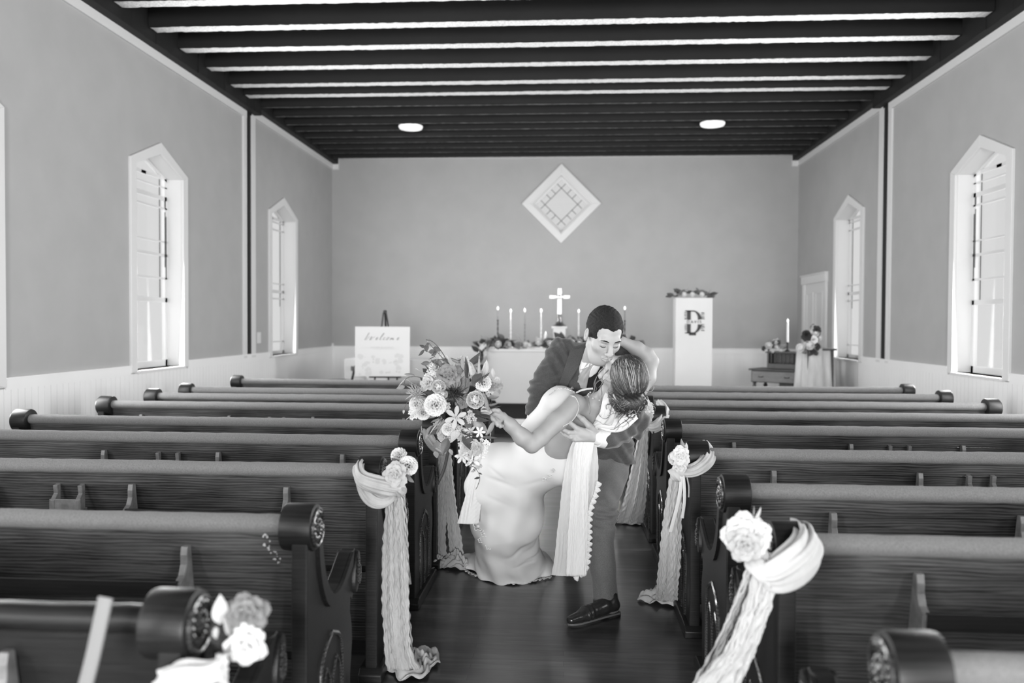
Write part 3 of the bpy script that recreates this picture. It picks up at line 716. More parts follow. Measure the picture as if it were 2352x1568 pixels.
for k in range(26):
    x_, z_, r_ = rr.uniform(-.33, .33), rr.uniform(.02, .3), rr.uniform(.02, .06)
    wm.add([(x_+r_*rr.uniform(.5, 1)*math.cos(a), -.0135-k*.00004, z_+r_*rr.uniform(.5, 1)*math.sin(a)) for a in np.linspace(0, 2*PI, 9)[:-1]], [tuple(range(8))])
for k in range(14):
    x_, z_, r_ = rr.uniform(-.3, .3), rr.uniform(.04, .28), rr.uniform(.005, .013)
    wm.add([(x_+r_*rr.uniform(.5, 1)*math.cos(a), -.0155, z_+r_*rr.uniform(.5, 1)*math.sin(a)) for a in np.linspace(0, 2*PI, 7)[:-1]], [tuple(range(6))], 1)
obj('painted_flowers', wm, [M['wash'], M['ink2']], sg, rot=(math.radians(-4), 0, 0))['kind'] = 'stuff'
# white draped table behind the sign, small dark chair arm
tb = thing('draped_table', 'low table under a white cloth behind the welcome sign', 'table', (-2.72, 12.75, .2))
obj('tablecloth', MB().box(-.66, .62, -.3, .3, 0, .74), M['white'], tb, bevel=.012)
ch = thing('side_chair', 'dark wooden chair whose back shows left of the draped table', 'chair', (-3.42, 12.25, .2), rz=-1.2)
for x_ in (-.18, .18):
    obj('back_post', MB().tube([(x_, .18, 0), (x_, .18, .42), (x_, .23, .64), (x_, .25, .66)], [.016, .018, .02, .022], 8), M['pew'], ch, smooth=True)
    obj('leg', MB().tube([(x_, -.18, 0), (x_, -.18, .4)], .018, 8), M['pew'], ch)
obj('seat', MB().box(-.21, .21, -.21, .2, .4, .43), M['pew'], ch, bevel=.008); obj('back_rail', MB().box(-.18, .18, .205, .23, .56, .63), M['pew'], ch, bevel=.005)
0 and obj('armrest', MB().tube([(.18, .22, .56), (.18, .0, .6), (.18, -.15, .58)], .016, 8), M['pew'], ch)
# small writing desk / reed organ
M['desk'] = wood('old desk wood', .02, .09, .4, (3, 12, 12), .2); M['deskf'] = wood('pale desk drawer front', .14, .28, .5, (3, 12, 12), .2)
dk = thing('writing_desk', 'small antique desk with spindled gallery beside the draped column', 'desk', (3.24, 12.78, .2), rz=-.62)
obj('case', MB().box(-.36, .36, -.2, .3, .42, .60), M['desk'], dk, bevel=.006); obj('desk_top', MB().box(-.39, .39, -.23, .33, .60, .625), M['desk'], dk, bevel=.006)
dr = obj('drawer', MB().box(-.345, .345, -.212, -.2, .43, .585), M['deskf'], dk, bevel=.004)
for x_ in (-.2, .2): obj('pull', MB().tube([(x_-.035, -.214, .515), (x_-.03, -.232, .505), (x_+.03, -.232, .505), (x_+.035, -.214, .515)], .005, 6), M['black'], dr)
for x_ in (-.32, .32):
    for y_ in (-.16, .26):
        obj('leg', MB().lathe([(.022, 0), (.03, .06), (.02, .1), (.032, .2), (.03, .28), (.018, .31), (.034, .35), (.02, .38), (.03, .42)], (x_, y_, 0), 14), M['desk'], dk, smooth=True)
obj('pedestal_panel', MB().box(.0, .34, .0, .28, .0, .42), M['desk'], dk)
hu = MB().box(-.22, .36, .06, .3, .625, .70).box(-.24, .38, .04, .32, .86, .885).box(-.22, -.19, .06, .3, .70, .86).box(.33, .36, .06, .3, .7, .86).box(-.2, .35, .2, .3, .70, .86)
hc = obj('hutch', hu, M['desk'], dk, bevel=.004)
for k in range(9): hx = -.16+.06*k; obj('spindle', MB().lathe([(.008, .70), (.013, .74), (.007, .78), (.013, .82), (.008, .86)], (hx, .08, 0), 8), M['desk'], hc, smooth=True)
dz = .2+.885
fa = thing('desk_bouquet', 'white roses with dark leaves lying on the desk top', 'bouquet', (3.08, 12.90, dz))
for (x_, z_, s_) in ((.02, .09, .085), (.13, .15, .06), (.14, .06, .065), (-.02, .02, .04), (.2, -.0, .045), (.08, .0, .04)): flower('ball', 'petalc', fa, (x_, -.03, z_), s_*.75, (rr.uniform(-.3, .3), -1, .3))
for k in range(22): flower('leaf', rr.choice(['leaf', 'leaf', 'leaf2']), fa, (rr.uniform(-.08, .25), rr.uniform(-.02, .06), rr.uniform(-.0, .16)), rr.uniform(.07, .12), (rr.uniform(-1, 1), -.4, rr.uniform(-.2, 1)), rr.uniform(0, 6))
t_ = taper(3.40, 12.94, dz, dz+.14, dz+.47, False, 'single white taper in a small dark holder on the desk', 'black', 1.9)
# draped column and its arrangement
cl = thing('draped_column', 'dark square column draped in pale crinkled cloth right of the desk', 'column', (3.62, 12.15, .2))
obj('column_shaft', MB().box(-.17, .20, -.1, .25, 0, .93).box(-.2, .23, -.13, .28, .93, .96), M['desk'], cl, bevel=.006)
M['drape'] = plain('pale crinkled drape', .55, .9, .1, noise=.12, scale=14, bump=.3, bscale=25, stretch=(1, 1, .25))
def dfn(u, v):
    a = -2.6+u*2.9; hh = .96*(1-v); fl = 1+.25*v; r = (.25+.012*math.sin(u*38)+.01*math.sin(u*17+1))*fl
    return (.0+r*math.sin(a+1.15)*1.0-.02, .07-r*math.cos(a+1.15)*.8, max(.02, hh))
obj('drape_cloth', MB().sheet(dfn, 90, 24), M['drape'], cl, smooth=True, ang=180, solid=.006)
av = thing('column_bouquet', 'bouquet of white peonies and near black blooms on the draped column', 'bouquet', (3.58, 12.05, 1.17))
for (px, py, s_, k_, m_2) in ((1838, 799, .075, 'ball', 'petalc'), (1858, 792, .09, 'ball', 'petalc'), (1868, 780, .07, 'peony', 'petalc'), (1874, 765, .06, 'ball', 'petalc'), (1862, 763, .04, 'ball', 'petalc'), (1855, 774, .085, 'rose', 'petal4'), (1876, 757, .065, 'rose', 'petal4'), (1852, 768, .07, 'peony', 'petal4'), (1848, 803, .05, 'rose', 'petal3'), (1877, 795, .05, 'rose', 'petal4'), (1868, 808, .05, 'rose', 'petal4'), (1884, 776, .04, 'ball', 'petalc')):
    P = at(px, py, 11.95)-np.array([3.58, 12.05, 1.17]); flower(k_, m_2, av, P, s_, (rr.uniform(-.4, .2), -1, .3), rr.uniform(0, 6))
for k in range(34):
    P = at(rr.uniform(1838, 1882), rr.uniform(768, 815), 12.0)-np.array([3.58, 12.05, 1.17]); flower('leaf', rr.choice(['leaf', 'leaf', 'leaf2']), av, P, rr.uniform(.08, .13), (rr.uniform(-1, 1), -.6, rr.uniform(-.6, 1)), rr.uniform(0, 6))
vine(av, [at(1862, 775, 12)-np.array([3.58, 12.05, 1.17]), at(1860, 758, 12)-np.array([3.58, 12.05, 1.17]), at(1866, 744, 12)-np.array([3.58, 12.05, 1.17])], 8, .003, 'leaf', .04)
# ------------------------------------------------------------------ tied cloths and flowers on the pew ends
M['gauze'] = plain('white crinkled gauze', .49, .9, .1, noise=.08, scale=16, bump=.5, bscale=30, stretch=(1, 1, .3), sheen=.2)
M['gauze2'] = plain('pale grey crinkled gauze', .40, .9, .1, noise=.12, scale=16, bump=.6, bscale=34, stretch=(1, 1, .3), sheen=.2)
M['ribbon'] = plain('satin ribbon', .62, .4, .4); M['ribbond'] = plain('dark satin ribbon', .05, .4, .4); M['ribbong'] = plain('grey satin ribbon', .22, .4, .4)
def smooth_path(pts, n):
    P = np.array(sm3(pts, 3)); s = np.r_[0, np.cumsum(np.linalg.norm(np.diff(P[:, :3], axis=0), axis=1))]
    t = np.linspace(0, s[-1], n); return np.stack([np.interp(t, s, P[:, k]) for k in range(P.shape[1])], 1)
def rope(pts, folds=7, seed=0, n=40, m=56, amp=.16, flat=.7):
    """gathered cloth: pts = (x,y,z,r); deep lengthwise folds"""
    P = smooth_path(pts, n); rr = np.random.default_rng(seed); ph = rr.uniform(0, 6, 6)
    V = []; up = Vector((0.1, -1, .2)); L = len(P)
    for i in range(L):
        p = Vector(P[i, :3]); t = (Vector(P[min(i+1, L-1), :3])-Vector(P[max(i-1, 0), :3])).normalized()
        e = (up-t*up.dot(t)).normalized(); up = e; w_ = t.cross(e)
        for k in range(m):
            a = 2*PI*k/m; s = i/L
            r = P[i, 3]*(1+amp*math.sin(folds*a+ph[0]+3*s)+amp*.7*math.sin((folds*2-1)*a+ph[1]-4*s)+.05*math.sin(3*a+ph[2]+9*s))
            V.append(p+e*math.cos(a)*r*flat+w_*math.sin(a)*r)
    F = [(i*m+k, i*m+(k+1) % m, (i+1)*m+(k+1) % m, (i+1)*m+k) for i in range(L-1) for k in range(m)]+[tuple(range(m)), tuple(range((L-1)*m, L*m))]
    return MB().add(V, F)
def tail(rows, pleats=5, amp=.018, seed=0, n=70, m=60, crinkle=.003, depth=(0, -1, 0)):
    """hanging cloth: rows = (xl,xr,y,Y) photo measurements of the cloth's left and right edge with its depth"""
    A = [(*at(r[0], r[2], r[3]), *at(r[1], r[2], r[3])) for r in rows]
    P = smooth_path(A, n); rr = np.random.default_rng(seed); ph = rr.uniform(0, 6, 8); D = np.array(depth, float)
    def fn(u, v):
        i = min(int(v*(n-1)), n-2); f = v*(n-1)-i; r = P[i]*(1-f)+P[i+1]*f
        a, b = r[:3], r[3:]; e = .012*math.sin(v*22+ph[0])*(1-u)+.010*math.sin(v*19+ph[1])*u
        q = a+(b-a)*(u+e*(.5-abs(u-.5)*0)); w_ = np.linalg.norm(b-a)
        uu = u+.06*math.sin(7*u+ph[5]+2.5*v)+.03*math.sin(17*u+4*v+ph[6])
        s1 = math.sin(2*PI*pleats*.62*uu+ph[2]+2.0*math.sin(v*2.7+ph[3])); s2 = math.sin(2*PI*pleats*1.37*uu+ph[4]-2.3*v+ph[7])
        d = amp*min(1, .35+v*3)*(.75*s1+.45*s2*(.5+.5*math.sin(v*5+ph[1]))+.35*math.sin(2*PI*pleats*2.9*uu+5*math.sin(v*3+ph[0])))*(.7+.3*math.sin(v*9+u*5))
        d += crinkle*(math.sin(v*120+20*math.sin(u*7+ph[5]))+math.sin(v*75+u*30))
        d += .10*w_*math.cos((u-.5)*PI)
        q = q+D*d+np.array([crinkle*.8*math.sin(v*90+u*14), 0, 0]); q[2] = max(q[2], .012+.004*math.sin(u*30))
        return q
    return MB().sheet(fn, m, n)
def puddle(c, rx, ry, h, seed=0, folds=9):
    rr = np.random.default_rng(seed); ph = rr.uniform(0, 6, 8)
    def fn(u, v):
        a = 2*PI*u; r = v; R_ = 1+.13*math.sin(3*a+ph[0])+.07*math.sin(7*a+ph[1])
        z = h*(1-r)**.7*(.7+.3*math.sin(5*a+ph[2]+r*6))+.012*(1+math.sin(folds*a+ph[3]+r*14))*(1-r*.3)+.009*math.sin(r*26+3*math.sin(a*2+ph[4]))*(.5+r*.5)
        return (c[0]+rx*R_*r*math.cos(a), c[1]+ry*R_*r*math.sin(a), max(.008, z+.008))
    return MB().sheet(fn, 110, 26)
def Z0(x, y):
    v = CR*(x-1176)-CU*(y-784)+CF*FPX; return EYEP+v*(-EYE/v[2])
def pew_cloth(label, loops, tails, puds, ribbons, gz='gauze', amp=.018, pleats=5, seed=0, knot=None):
    t = thing('tied_cloth', label, 'sash', (0, 0, 0), group='white cloths tied round the pew ends')
    for i, lp_ in enumerate(loops): obj('loop', rope([(*at(x, y, Y), r) for x, y, Y, r in lp_], 7, seed+i), M[gz], t, smooth=True, ang=180)
    for i, tl in enumerate(tails): obj('tail', tail(tl, pleats, amp, seed+5+i), M[gz], t, smooth=True, ang=180, solid=.003)
    for i, (x, y, rx, ry, h) in enumerate(puds):
        c = Z0(x, y); obj('gathered_end', puddle(c, rx, ry, h, seed+9+i), M[gz], t, smooth=True, ang=180, solid=.003)
    for i, (pts, w_, mt_) in enumerate(ribbons):
        obj('ribbon', MB().tube(sm3([at(*p) for p in pts], 3), w_, 8, flat=(.12, 1), up=(.2, -1, 0)), M[mt_], t, smooth=True, ang=180)
    if knot: obj('knot', rope([(*at(x, y, Y), r) for x, y, Y, r in knot], 5, seed+30, 16, 40), M[gz], t, smooth=True, ang=180)
    # origin at the cloth itself
    return t
def pew_flowers(label, items, leaves=(), name='pew_flowers'):
    c = at(*items[0][2:5]); t = thing(name, label, 'flowers', tuple(c), group='flowers tied to the pew ends')
    for k_, m_, x, y, Y, s, face, roll in items: flower(k_, m_, t, at(x, y, Y)-c, s, face, roll)
    for x, y, Y, s, face, roll, m_ in leaves: flower('leaf', m_, t, at(x, y, Y)-c, s, face, roll)
    return t
# third pew on the left
pew_cloth('white crinkled cloth tied to the third left pew end, tail trailing to the aisle floor',
    [[(852, 1075, 3.52, .022), (822, 1066, 3.40, .028), (826, 1100, 3.30, .030), (860, 1112, 3.30, .036), (905, 1122, 3.34, .034), (918, 1118, 3.42, .026)],
     [(824, 1080, 3.42, .024), (838, 1125, 3.36, .026), (862, 1152, 3.34, .028), (890, 1150, 3.36, .022), (905, 1130, 3.40, .018)]],
    [[(893, 920, 1122, 3.42), (886, 928, 1160, 3.42), (880, 934, 1250, 3.42), (876, 938, 1340, 3.42), (880, 940, 1440, 3.42), (886, 945, 1500, 3.42), (890, 965, 1535, 3.43)],
     [(905, 924, 1118, 3.44), (912, 935, 1180, 3.46), (915, 938, 1290, 3.46), (918, 940, 1400, 3.46), (915, 948, 1480, 3.46), (912, 950, 1500, 3.46)]],
    [(948, 1530, .115, .15, .05)], [(((926, 1120, 3.44), (932, 1220, 3.5), (935, 1290, 3.5), (941, 1342, 3.5)), .008, 'ribbong')], 'gauze2', .016, 4, 1,
    knot=[(900, 1112, 3.37, .02), (918, 1122, 3.36, .027), (925, 1135, 3.40, .016)])
pew_flowers('rose, white carnation and torn white bloom on the third left pew end', [
    ('rose', 'petal2', 908, 1090, 3.32, .052, (.0, -1, .25), 0), ('peony', 'petal', 937, 1070, 3.40, .046, (.3, -1, .3), 1), ('peony', 'petal', 917, 1047, 3.46, .040, (-.4, -.8, .5), 2)],
    [(930, 1092, 3.36, .06, (1, -.5, -.3), 2, 'leaf2'), (915, 1070, 3.42, .06, (-.2, -.8, .6), 1, 'leaf'), (925, 1052, 3.48, .05, (.6, -.6, .3), 4, 'leaf'), (922, 1108, 3.38, .05, (.6, -.8, -.6), 3, 'leaf2')])
# fifth pew on the left
pew_cloth('pale cloth on the fifth left pew end, looped down to the floor beside the gown',
    [[(985, 962, 5.12, .022), (977, 975, 5.0, .026), (982, 1002, 4.96, .030), (1000, 1026, 4.98, .030), (1022, 1036, 5.02, .024)]],
    [[(1004, 1027, 1034, 5.02), (998, 1030, 1100, 5.02), (991, 1026, 1180, 5.03), (986, 1022, 1250, 5.04), (990, 1030, 1296, 5.06)],
     [(1028, 1036, 1040, 5.02), (1024, 1042, 1110, 5.02), (1026, 1052, 1190, 5.03), (1032, 1062, 1250, 5.04), (1036, 1066, 1290, 5.06)]],
    [(1008, 1302, .07, .06, .05), (1045, 1304, .10, .06, .09)], [(((1030, 1036, 5.0), (1020, 1080, 4.97), (1004, 1112, 4.95)), .009, 'ribbond')], 'gauze2', .012, 3, 11)
pew_flowers('white carnation and small leaves on the fifth left pew end beneath the bouquet', [
    ('peony', 'petal', 1026, 997, 4.93, .064, (0, -1, .3), 0), ('blossom', 'petal2', 1008, 978, 4.95, .05, (0, -1, .3), 1)],
    [(1000, 1035, 4.95, .06, (.3, -.8, -1), 0, 'leaf3'), (1033, 1030, 4.95, .05, (.4, -.6, -1), 0, 'leaf3'), (1010, 1015, 4.94, .06, (-.6, -.6, -.5), 2, 'leaf2')])
# seventh and ninth pews on the left, peeping past the bouquet
pew_flowers('tiny pale rose on the left pew end nearest the altar', [
    ('rose', 'petal2', 1146, 884, 8.45, .05, (.2, -1, .2), 0), ('rose', 'petal', 1142, 872, 8.47, .03, (.2, -1, .2), 0)],
    [(1135, 866, 8.46, .10, (-.3, -.4, 1), 0, 'leaf3'), (1145, 893, 8.45, .07, (.2, -.5, -1), 0, 'leaf2')])
# second pew on the right, close to the camera
pew_cloth('broad smooth white cloth knotted on the second right pew end, sweeping down left',
    [[(1826, 1212, 2.52, .026), (1850, 1225, 2.40, .038), (1858, 1262, 2.30, .046), (1822, 1300, 2.27, .052), (1775, 1325, 2.28, .046), (1748, 1305, 2.33, .030)]],
    [[(1730, 1780, 1300, 2.32), (1728, 1786, 1345, 2.31), (1700, 1765, 1420, 2.28), (1668, 1735, 1500, 2.24), (1598, 1700, 1568, 2.20), (1520, 1640, 1720, 2.15), (1440, 1580, 1990, 2.14)],
     [(1720, 1740, 1290, 2.36), (1700, 1722, 1350, 2.37), (1665, 1690, 1430, 2.36), (1625, 1655, 1510, 2.34), (1570, 1620, 1600, 2.32), (1500, 1560, 1850, 2.3)]],
    [], [(((1783, 1352, 2.42), (1795, 1385, 2.42), (1804, 1403, 2.42)), .005, 'ribbon')], 'gauze', .015, 3, 21, knot=[(1738, 1282, 2.34, .03), (1755, 1302, 2.29, .042), (1775, 1330, 2.30, .028)])
pew_flowers('large pale open blooms and buds on the second right pew end', [
    ('rose', 'petal', 1708, 1232, 2.30, .062, (-.5, -1, .2), 0), ('rose', 'petal2', 1712, 1252, 2.27, .048, (-.2, -1, .0), 1), ('rose', 'petal', 1738, 1225, 2.30, .046, (.2, -1, .6), 2), ('peony', 'petal', 1694, 1222, 2.34, .035, (-.8, -.6, .4), 2)],
    [(1733, 1200, 2.32, .05, (.5, -.4, 1), 0, 'leaf3'), (1728, 1192, 2.33, .045, (.2, -.5, 1), 1, 'leaf3'), (1722, 1192, 2.33, .04, (-1, -.4, .5), 1, 'leaf3'), (1748, 1255, 2.3, .06, (.2, -.3, -1), 1, 'leaf3'), (1715, 1205, 2.36, .06, (-1, -.3, .2), 1, 'leaf')])
# fourth pew on the right
pew_cloth('crinkled white cloth tied to the fourth right pew end, bunched up on the aisle floor',
    [[(1618, 1016, 4.14, .020), (1630, 1040, 4.02, .030), (1618, 1066, 3.93, .033), (1590, 1083, 3.92, .030), (1565, 1080, 3.96, .024)]],
    [[(1540, 1568, 1085, 3.98), (1534, 1566, 1120, 3.98), (1522, 1565, 1200, 3.99), (1513, 1564, 1290, 4.02), (1508, 1558, 1345, 4.08), (1505, 1556, 1378, 4.2)]],
    [(1522, 1380, .115, .10, .07), (1545, 1366, .06, .08, .12)], [(((1567, 1080, 3.92), (1562, 1140, 3.92), (1540, 1222, 3.93)), .010, 'ribbon'), (((1568, 1080, 3.92), (1574, 1140, 3.92), (1567, 1190, 3.93)), .008, 'ribbon'), (((1578, 1095, 4.0), (1583, 1118, 4.0), (1582, 1142, 4.0)), .004, 'ribbon')],
    'gauze', .014, 4, 31, knot=[(1548, 1075, 3.95, .03), (1558, 1090, 3.93, .036), (1568, 1098, 3.95, .022)])
pew_flowers('spiral rose with white carnation on the fourth right pew end', [
    ('rose', 'petal', 1563, 1047, 3.90, .046, (-.1, -1, .2), 0), ('peony', 'petal', 1552, 1052, 3.95, .040, (-.7, -.8, .1), 1), ('rose', 'petal', 1563, 1069, 3.91, .036, (0, -1, -.2), 2)],
    [(1572, 1034, 3.93, .06, (-.5, -.3, 1), 0, 'leaf2'), (1574, 1040, 3.94, .05, (.2, -.3, 1), 0, 'leaf3')])
# sixth pew on the right
pew_cloth('white cloth on the sixth right pew end, hanging behind the groom to a frayed end',
    [[(1514, 922, 5.92, .022), (1526, 940, 5.78, .034), (1520, 962, 5.70, .040), (1504, 978, 5.70, .036), (1482, 975, 5.72, .026)],
     [(1522, 962, 5.72, .020), (1512, 984, 5.70, .022), (1496, 990, 5.72, .018)]],
    [[(1474, 1490, 970, 5.74), (1464, 1488, 1010, 5.74), (1454, 1487, 1060, 5.76), (1440, 1486, 1120, 5.80), (1426, 1482, 1170, 5.86), (1416, 1478, 1200, 5.98)]],
    [(1448, 1200, .13, .09, .05)], [], 'gauze', .018, 4, 41, knot=[(1474, 962, 5.72, .03), (1480, 975, 5.69, .04), (1488, 986, 5.72, .022)])
pew_flowers('pale blossom and small striped rose on the sixth right pew end behind the hair', [
    ('rose', 'petal', 1486, 938, 5.68, .052, (-.3, -1, .2), 0), ('rose', 'petal2', 1484, 958, 5.66, .046, (-.2, -1, 0), 1), ('blossom', 'petal', 1484, 925, 5.72, .04, (-.2, -1, .4), 1)])
# nearest pew on the left (out of focus)
pew_flowers('blurred white and grey petals on the nearest left pew end, bottom left', [
    ('rose', 'petal', 566, 1482, 1.66, .044, (.3, -1, -.2), 0), ('rose', 'petal3', 566, 1412, 1.68, .046, (.4, -1, .5), 1), ('rose', 'petal4', 520, 1460, 1.70, .035, (.3, -1, .2), 1)],
    [(505, 1432, 1.66, .062, (.15, -.2, 1), 0, 'leaf3'), (529, 1458, 1.66, .05, (0, -.3, .9), 1.6, 'leaf3'), (528, 1468, 1.65, .05, (.1, -.3, -1), 1.6, 'leaf3'), (492, 1440, 1.65, .03, (.6, -.6, -.7), 1, 'leaf3')])
pew_cloth('blurred white cloth low on the nearest left pew end, bottom edge of picture',
    [[(380, 1575, 1.62, .030), (420, 1555, 1.58, .030), (470, 1548, 1.60, .022), (505, 1535, 1.62, .020)]],
    [[(498, 522, 1500, 1.62), (496, 524, 1530, 1.62), (500, 520, 1560, 1.62), (500, 525, 1620, 1.62), (500, 540, 1750, 1.62)]], [],
    [(((243, 1372, 1.50), (228, 1440, 1.50), (213, 1510, 1.50), (196, 1575, 1.50)), .014, 'ribbong')], 'gauze', .006, 2, 51)
# ------------------------------------------------------------------ organic surfaces: blended volumes meshed with surface nets
EDG = [((0, 0, 0), (1, 0, 0)), ((0, 1, 0), (1, 1, 0)), ((0, 0, 1), (1, 0, 1)), ((0, 1, 1), (1, 1, 1)), ((0, 0, 0), (0, 1, 0)), ((1, 0, 0), (1, 1, 0)), ((0, 0, 1), (0, 1, 1)), ((1, 0, 1), (1, 1, 1)), ((0, 0, 0), (0, 0, 1)), ((1, 0, 0), (1, 0, 1)), ((0, 1, 0), (0, 1, 1)), ((1, 1, 0), (1, 1, 1))]
class SDF:
    def __init__(s): s.p = []
    def cone(s, a, b, ra, rb=None, k=.02, op='+', flat=None):
        """tapered capsule; flat=(axis, factor) squeezes it along a direction"""
        a = np.array(a, float); b = np.array(b, float); rb = ra if rb is None else rb
        s.p.append(('c', (a, b, ra, rb, flat), k, op, (a+b)/2, np.linalg.norm(b-a)/2+max(ra, rb))); return s
    def chain(s, pts, k=.006, op='+'):
        for p, q in zip(pts[:-1], pts[1:]): s.cone(p[0], q[0], p[1], q[1], k, op)
        return s
    def ell(s, c, r, R=None, k=.02, op='+'):
        c = np.array(c, float); r = np.array(r, float); R = np.eye(3) if R is None else np.array(R, float)
        s.p.append(('e', (c, r, R), k, op, c, max(r))); return s
    def plane(s, c, n, k=.004):
        n = np.array(n, float); n = n/np.linalg.norm(n); s.p.append(('h', (np.array(c, float), n), k, '&', None, None)); return s
    def ev(s, P, c=None, rad=None):
        D = np.full(len(P), .5)
        for kind, a, k, op, pc, pr in s.p:
            if c is not None and pc is not None and np.linalg.norm(pc-c) > pr+rad+k+.02: continue
            if kind == 'c':
                A, B, ra, rb, fl = a; ba = B-A; pa = P-A
                if fl is not None:
                    ax = np.array(fl[0]); ax = ax/np.linalg.norm(ax); t = np.clip(pa@ba/max(ba@ba, 1e-9), 0, 1); q = pa-t[:, None]*ba
                    q = q+np.outer(q@ax, ax)*(1/fl[1]-1); d = (np.linalg.norm(q, axis=1)-(ra+(rb-ra)*t))*min(1, fl[1]*1.3)
                else:
                    t = np.clip(pa@ba/max(ba@ba, 1e-9), 0, 1); q = pa-t[:, None]*ba; d = np.sqrt((q*q).sum(1))-(ra+(rb-ra)*t)
            elif kind == 'e':
                C_, r, R = a; q = (P-C_)@R; k0 = np.sqrt(((q/r)**2).sum(1)); k1 = np.sqrt(((q/(r*r))**2).sum(1))+1e-9; d = k0*(k0-1)/k1
            else: d = (P-a[0])@a[1]
            if op == '-': d = -d
            if op == '+':
                h = np.maximum(k-np.abs(D-d), 0)/max(k, 1e-6); D = np.minimum(D, d)-h*h*k*.25
            else:
                h = np.maximum(k-np.abs(D-d), 0)/max(k, 1e-6); D = np.maximum(D, d)+h*h*k*.25
        return D
    def mesh(s, h, disp=None, B=20):
        lo = np.min([p[4]-p[5] for p in s.p if p[4] is not None and p[3] == '+'], 0)-3*h; hi = np.max([p[4]+p[5] for p in s.p if p[4] is not None and p[3] == '+'], 0)+3*h
        nb = np.ceil((hi-lo)/(B*h)).astype(int); rad = B*h*.5*1.733+2.5*h
        g1 = np.arange(-1, B+2); gi = np.stack(np.meshgrid(g1, g1, g1, indexing='ij'), -1); n = B+3
        ids, pos, quads = [], [], []
        cs = lo+(np.stack(np.meshgrid(*[np.arange(q) for q in nb], indexing='ij'), -1).reshape(-1, 3)+.5)*B*h
        bl = np.stack(np.meshgrid(*[np.arange(q) for q in nb], indexing='ij'), -1).reshape(-1, 3)
        dc = s.ev(cs)
        key = lambda c: (c[..., 0]*4096+c[..., 1])*4096+c[..., 2]
        for b, c, d0 in zip(bl, cs, dc):
            if abs(d0) > rad*1.9: continue
            G = gi+b*B; P = lo+G.reshape(-1, 3)*h; D = s.ev(P, c, rad).reshape(n, n, n); ins = D < 0
            if ins.all() or not ins.any(): continue
            m = n-1; cnt = np.zeros((m, m, m)); acc = np.zeros((m, m, m, 3))
            for e0, e1 in EDG:
                a_ = D[e0[0]:e0[0]+m, e0[1]:e0[1]+m, e0[2]:e0[2]+m]; c_ = D[e1[0]:e1[0]+m, e1[1]:e1[1]+m, e1[2]:e1[2]+m]
                x = (a_ < 0) != (c_ < 0); t = np.where(x, a_/np.where(x, a_-c_, 1), 0)
                cnt += x
                for j in range(3): acc[..., j] += x*(e0[j]+t*(e1[j]-e0[j]))
            act = cnt > 0; cells = np.argwhere(act); p = acc[act]/cnt[act][:, None]
            ids.append(key(cells+b*B-1+8)); pos.append(lo+(cells+b*B-1+p)*h)
            I = slice(1, B+1)
            for ax in range(3):
                sh = [I, I, I]; sh[ax] = slice(2, B+2)
                a_ = D[I, I, I]; c_ = D[tuple(sh)]; x = np.argwhere((a_ < 0) != (c_ < 0)); sg = a_[tuple(x.T)] < 0
                base = x+b*B+8; u = np.zeros(3, int); v = np.zeros(3, int); u[(ax+1) % 3] = 1; v[(ax+2) % 3] = 1
                q = np.stack([key(base-u-v), key(base-v), key(base), key(base-u)], 1); q[~sg] = q[~sg][:, ::-1]; quads.append(q)
        ids = np.concatenate(ids); pos = np.concatenate(pos); quads = np.concatenate(quads)
        u, first = np.unique(ids, return_index=True); V = pos[first]; Fq = np.searchsorted(u, quads); Fq = np.clip(Fq, 0, len(u)-1)
        if disp is not None:
            e = h*.5; gN = np.stack([s.ev(V+np.eye(3)[j]*e)-s.ev(V-np.eye(3)[j]*e) for j in range(3)], 1); gN /= np.linalg.norm(gN, axis=1)[:, None]+1e-9
            V = V+gN*disp(V)[:, None]
        return V, Fq
    def obj(s, name, h, mat, parent=None, disp=None, smooth_it=0, origin=(0, 0, 0)):
        V, F = s.mesh(h, disp); V = V-np.array(origin); me = bpy.data.meshes.new(name)
        me.vertices.add(len(V)); me.vertices.foreach_set('co', V.astype(np.float32).ravel())
        me.loops.add(len(F)*4); me.loops.foreach_set('vertex_index', F.astype(np.int32).ravel())
        me.polygons.add(len(F)); me.polygons.foreach_set('loop_start', np.arange(0, len(F)*4, 4, dtype=np.int32)); me.polygons.foreach_set('loop_total', np.full(len(F), 4, np.int32))
        me.update(); me.validate(); me.materials.append(mat if not isinstance(mat, str) else M[mat])
        me.polygons.foreach_set('use_smooth', np.ones(len(me.polygons), bool))
        o = link(name, me, parent)
        if smooth_it: q = o.modifiers.new('smooth', 'SMOOTH'); q.factor = .5; q.iterations = smooth_it
        return o
    def trace(s, x, y, near=3.2, far=6.5, default=4.3):
        """depth at which the measured sight line meets this surface"""
        v = CR*(x-1176)-CU*(y-784)+CF*FPX; v = v/v[1]; Y = near
        for _ in range(90):
            d = s.ev((EYEP+v*Y)[None])[0]
            if d < .0008: return Y
            Y += max(.0015, d*.8)
            if Y > far: return default
        return Y
def nrm(v): v = np.array(v, float); return v/np.linalg.norm(v)
def frame(f, up, roll=0):
    f = nrm(f); up = np.array(up, float); up = nrm(up-f*(up@f)); ex = np.cross(up, f)*-1; ex = np.cross(f, up)
    ex = -ex if ex[0] < 0 else ex
    c, s_ = math.cos(roll), math.sin(roll); u2 = up*c+ex*s_; e2 = ex*c-up*s_
    return np.stack([e2, f, u2], 1)             # columns: across, forward, up
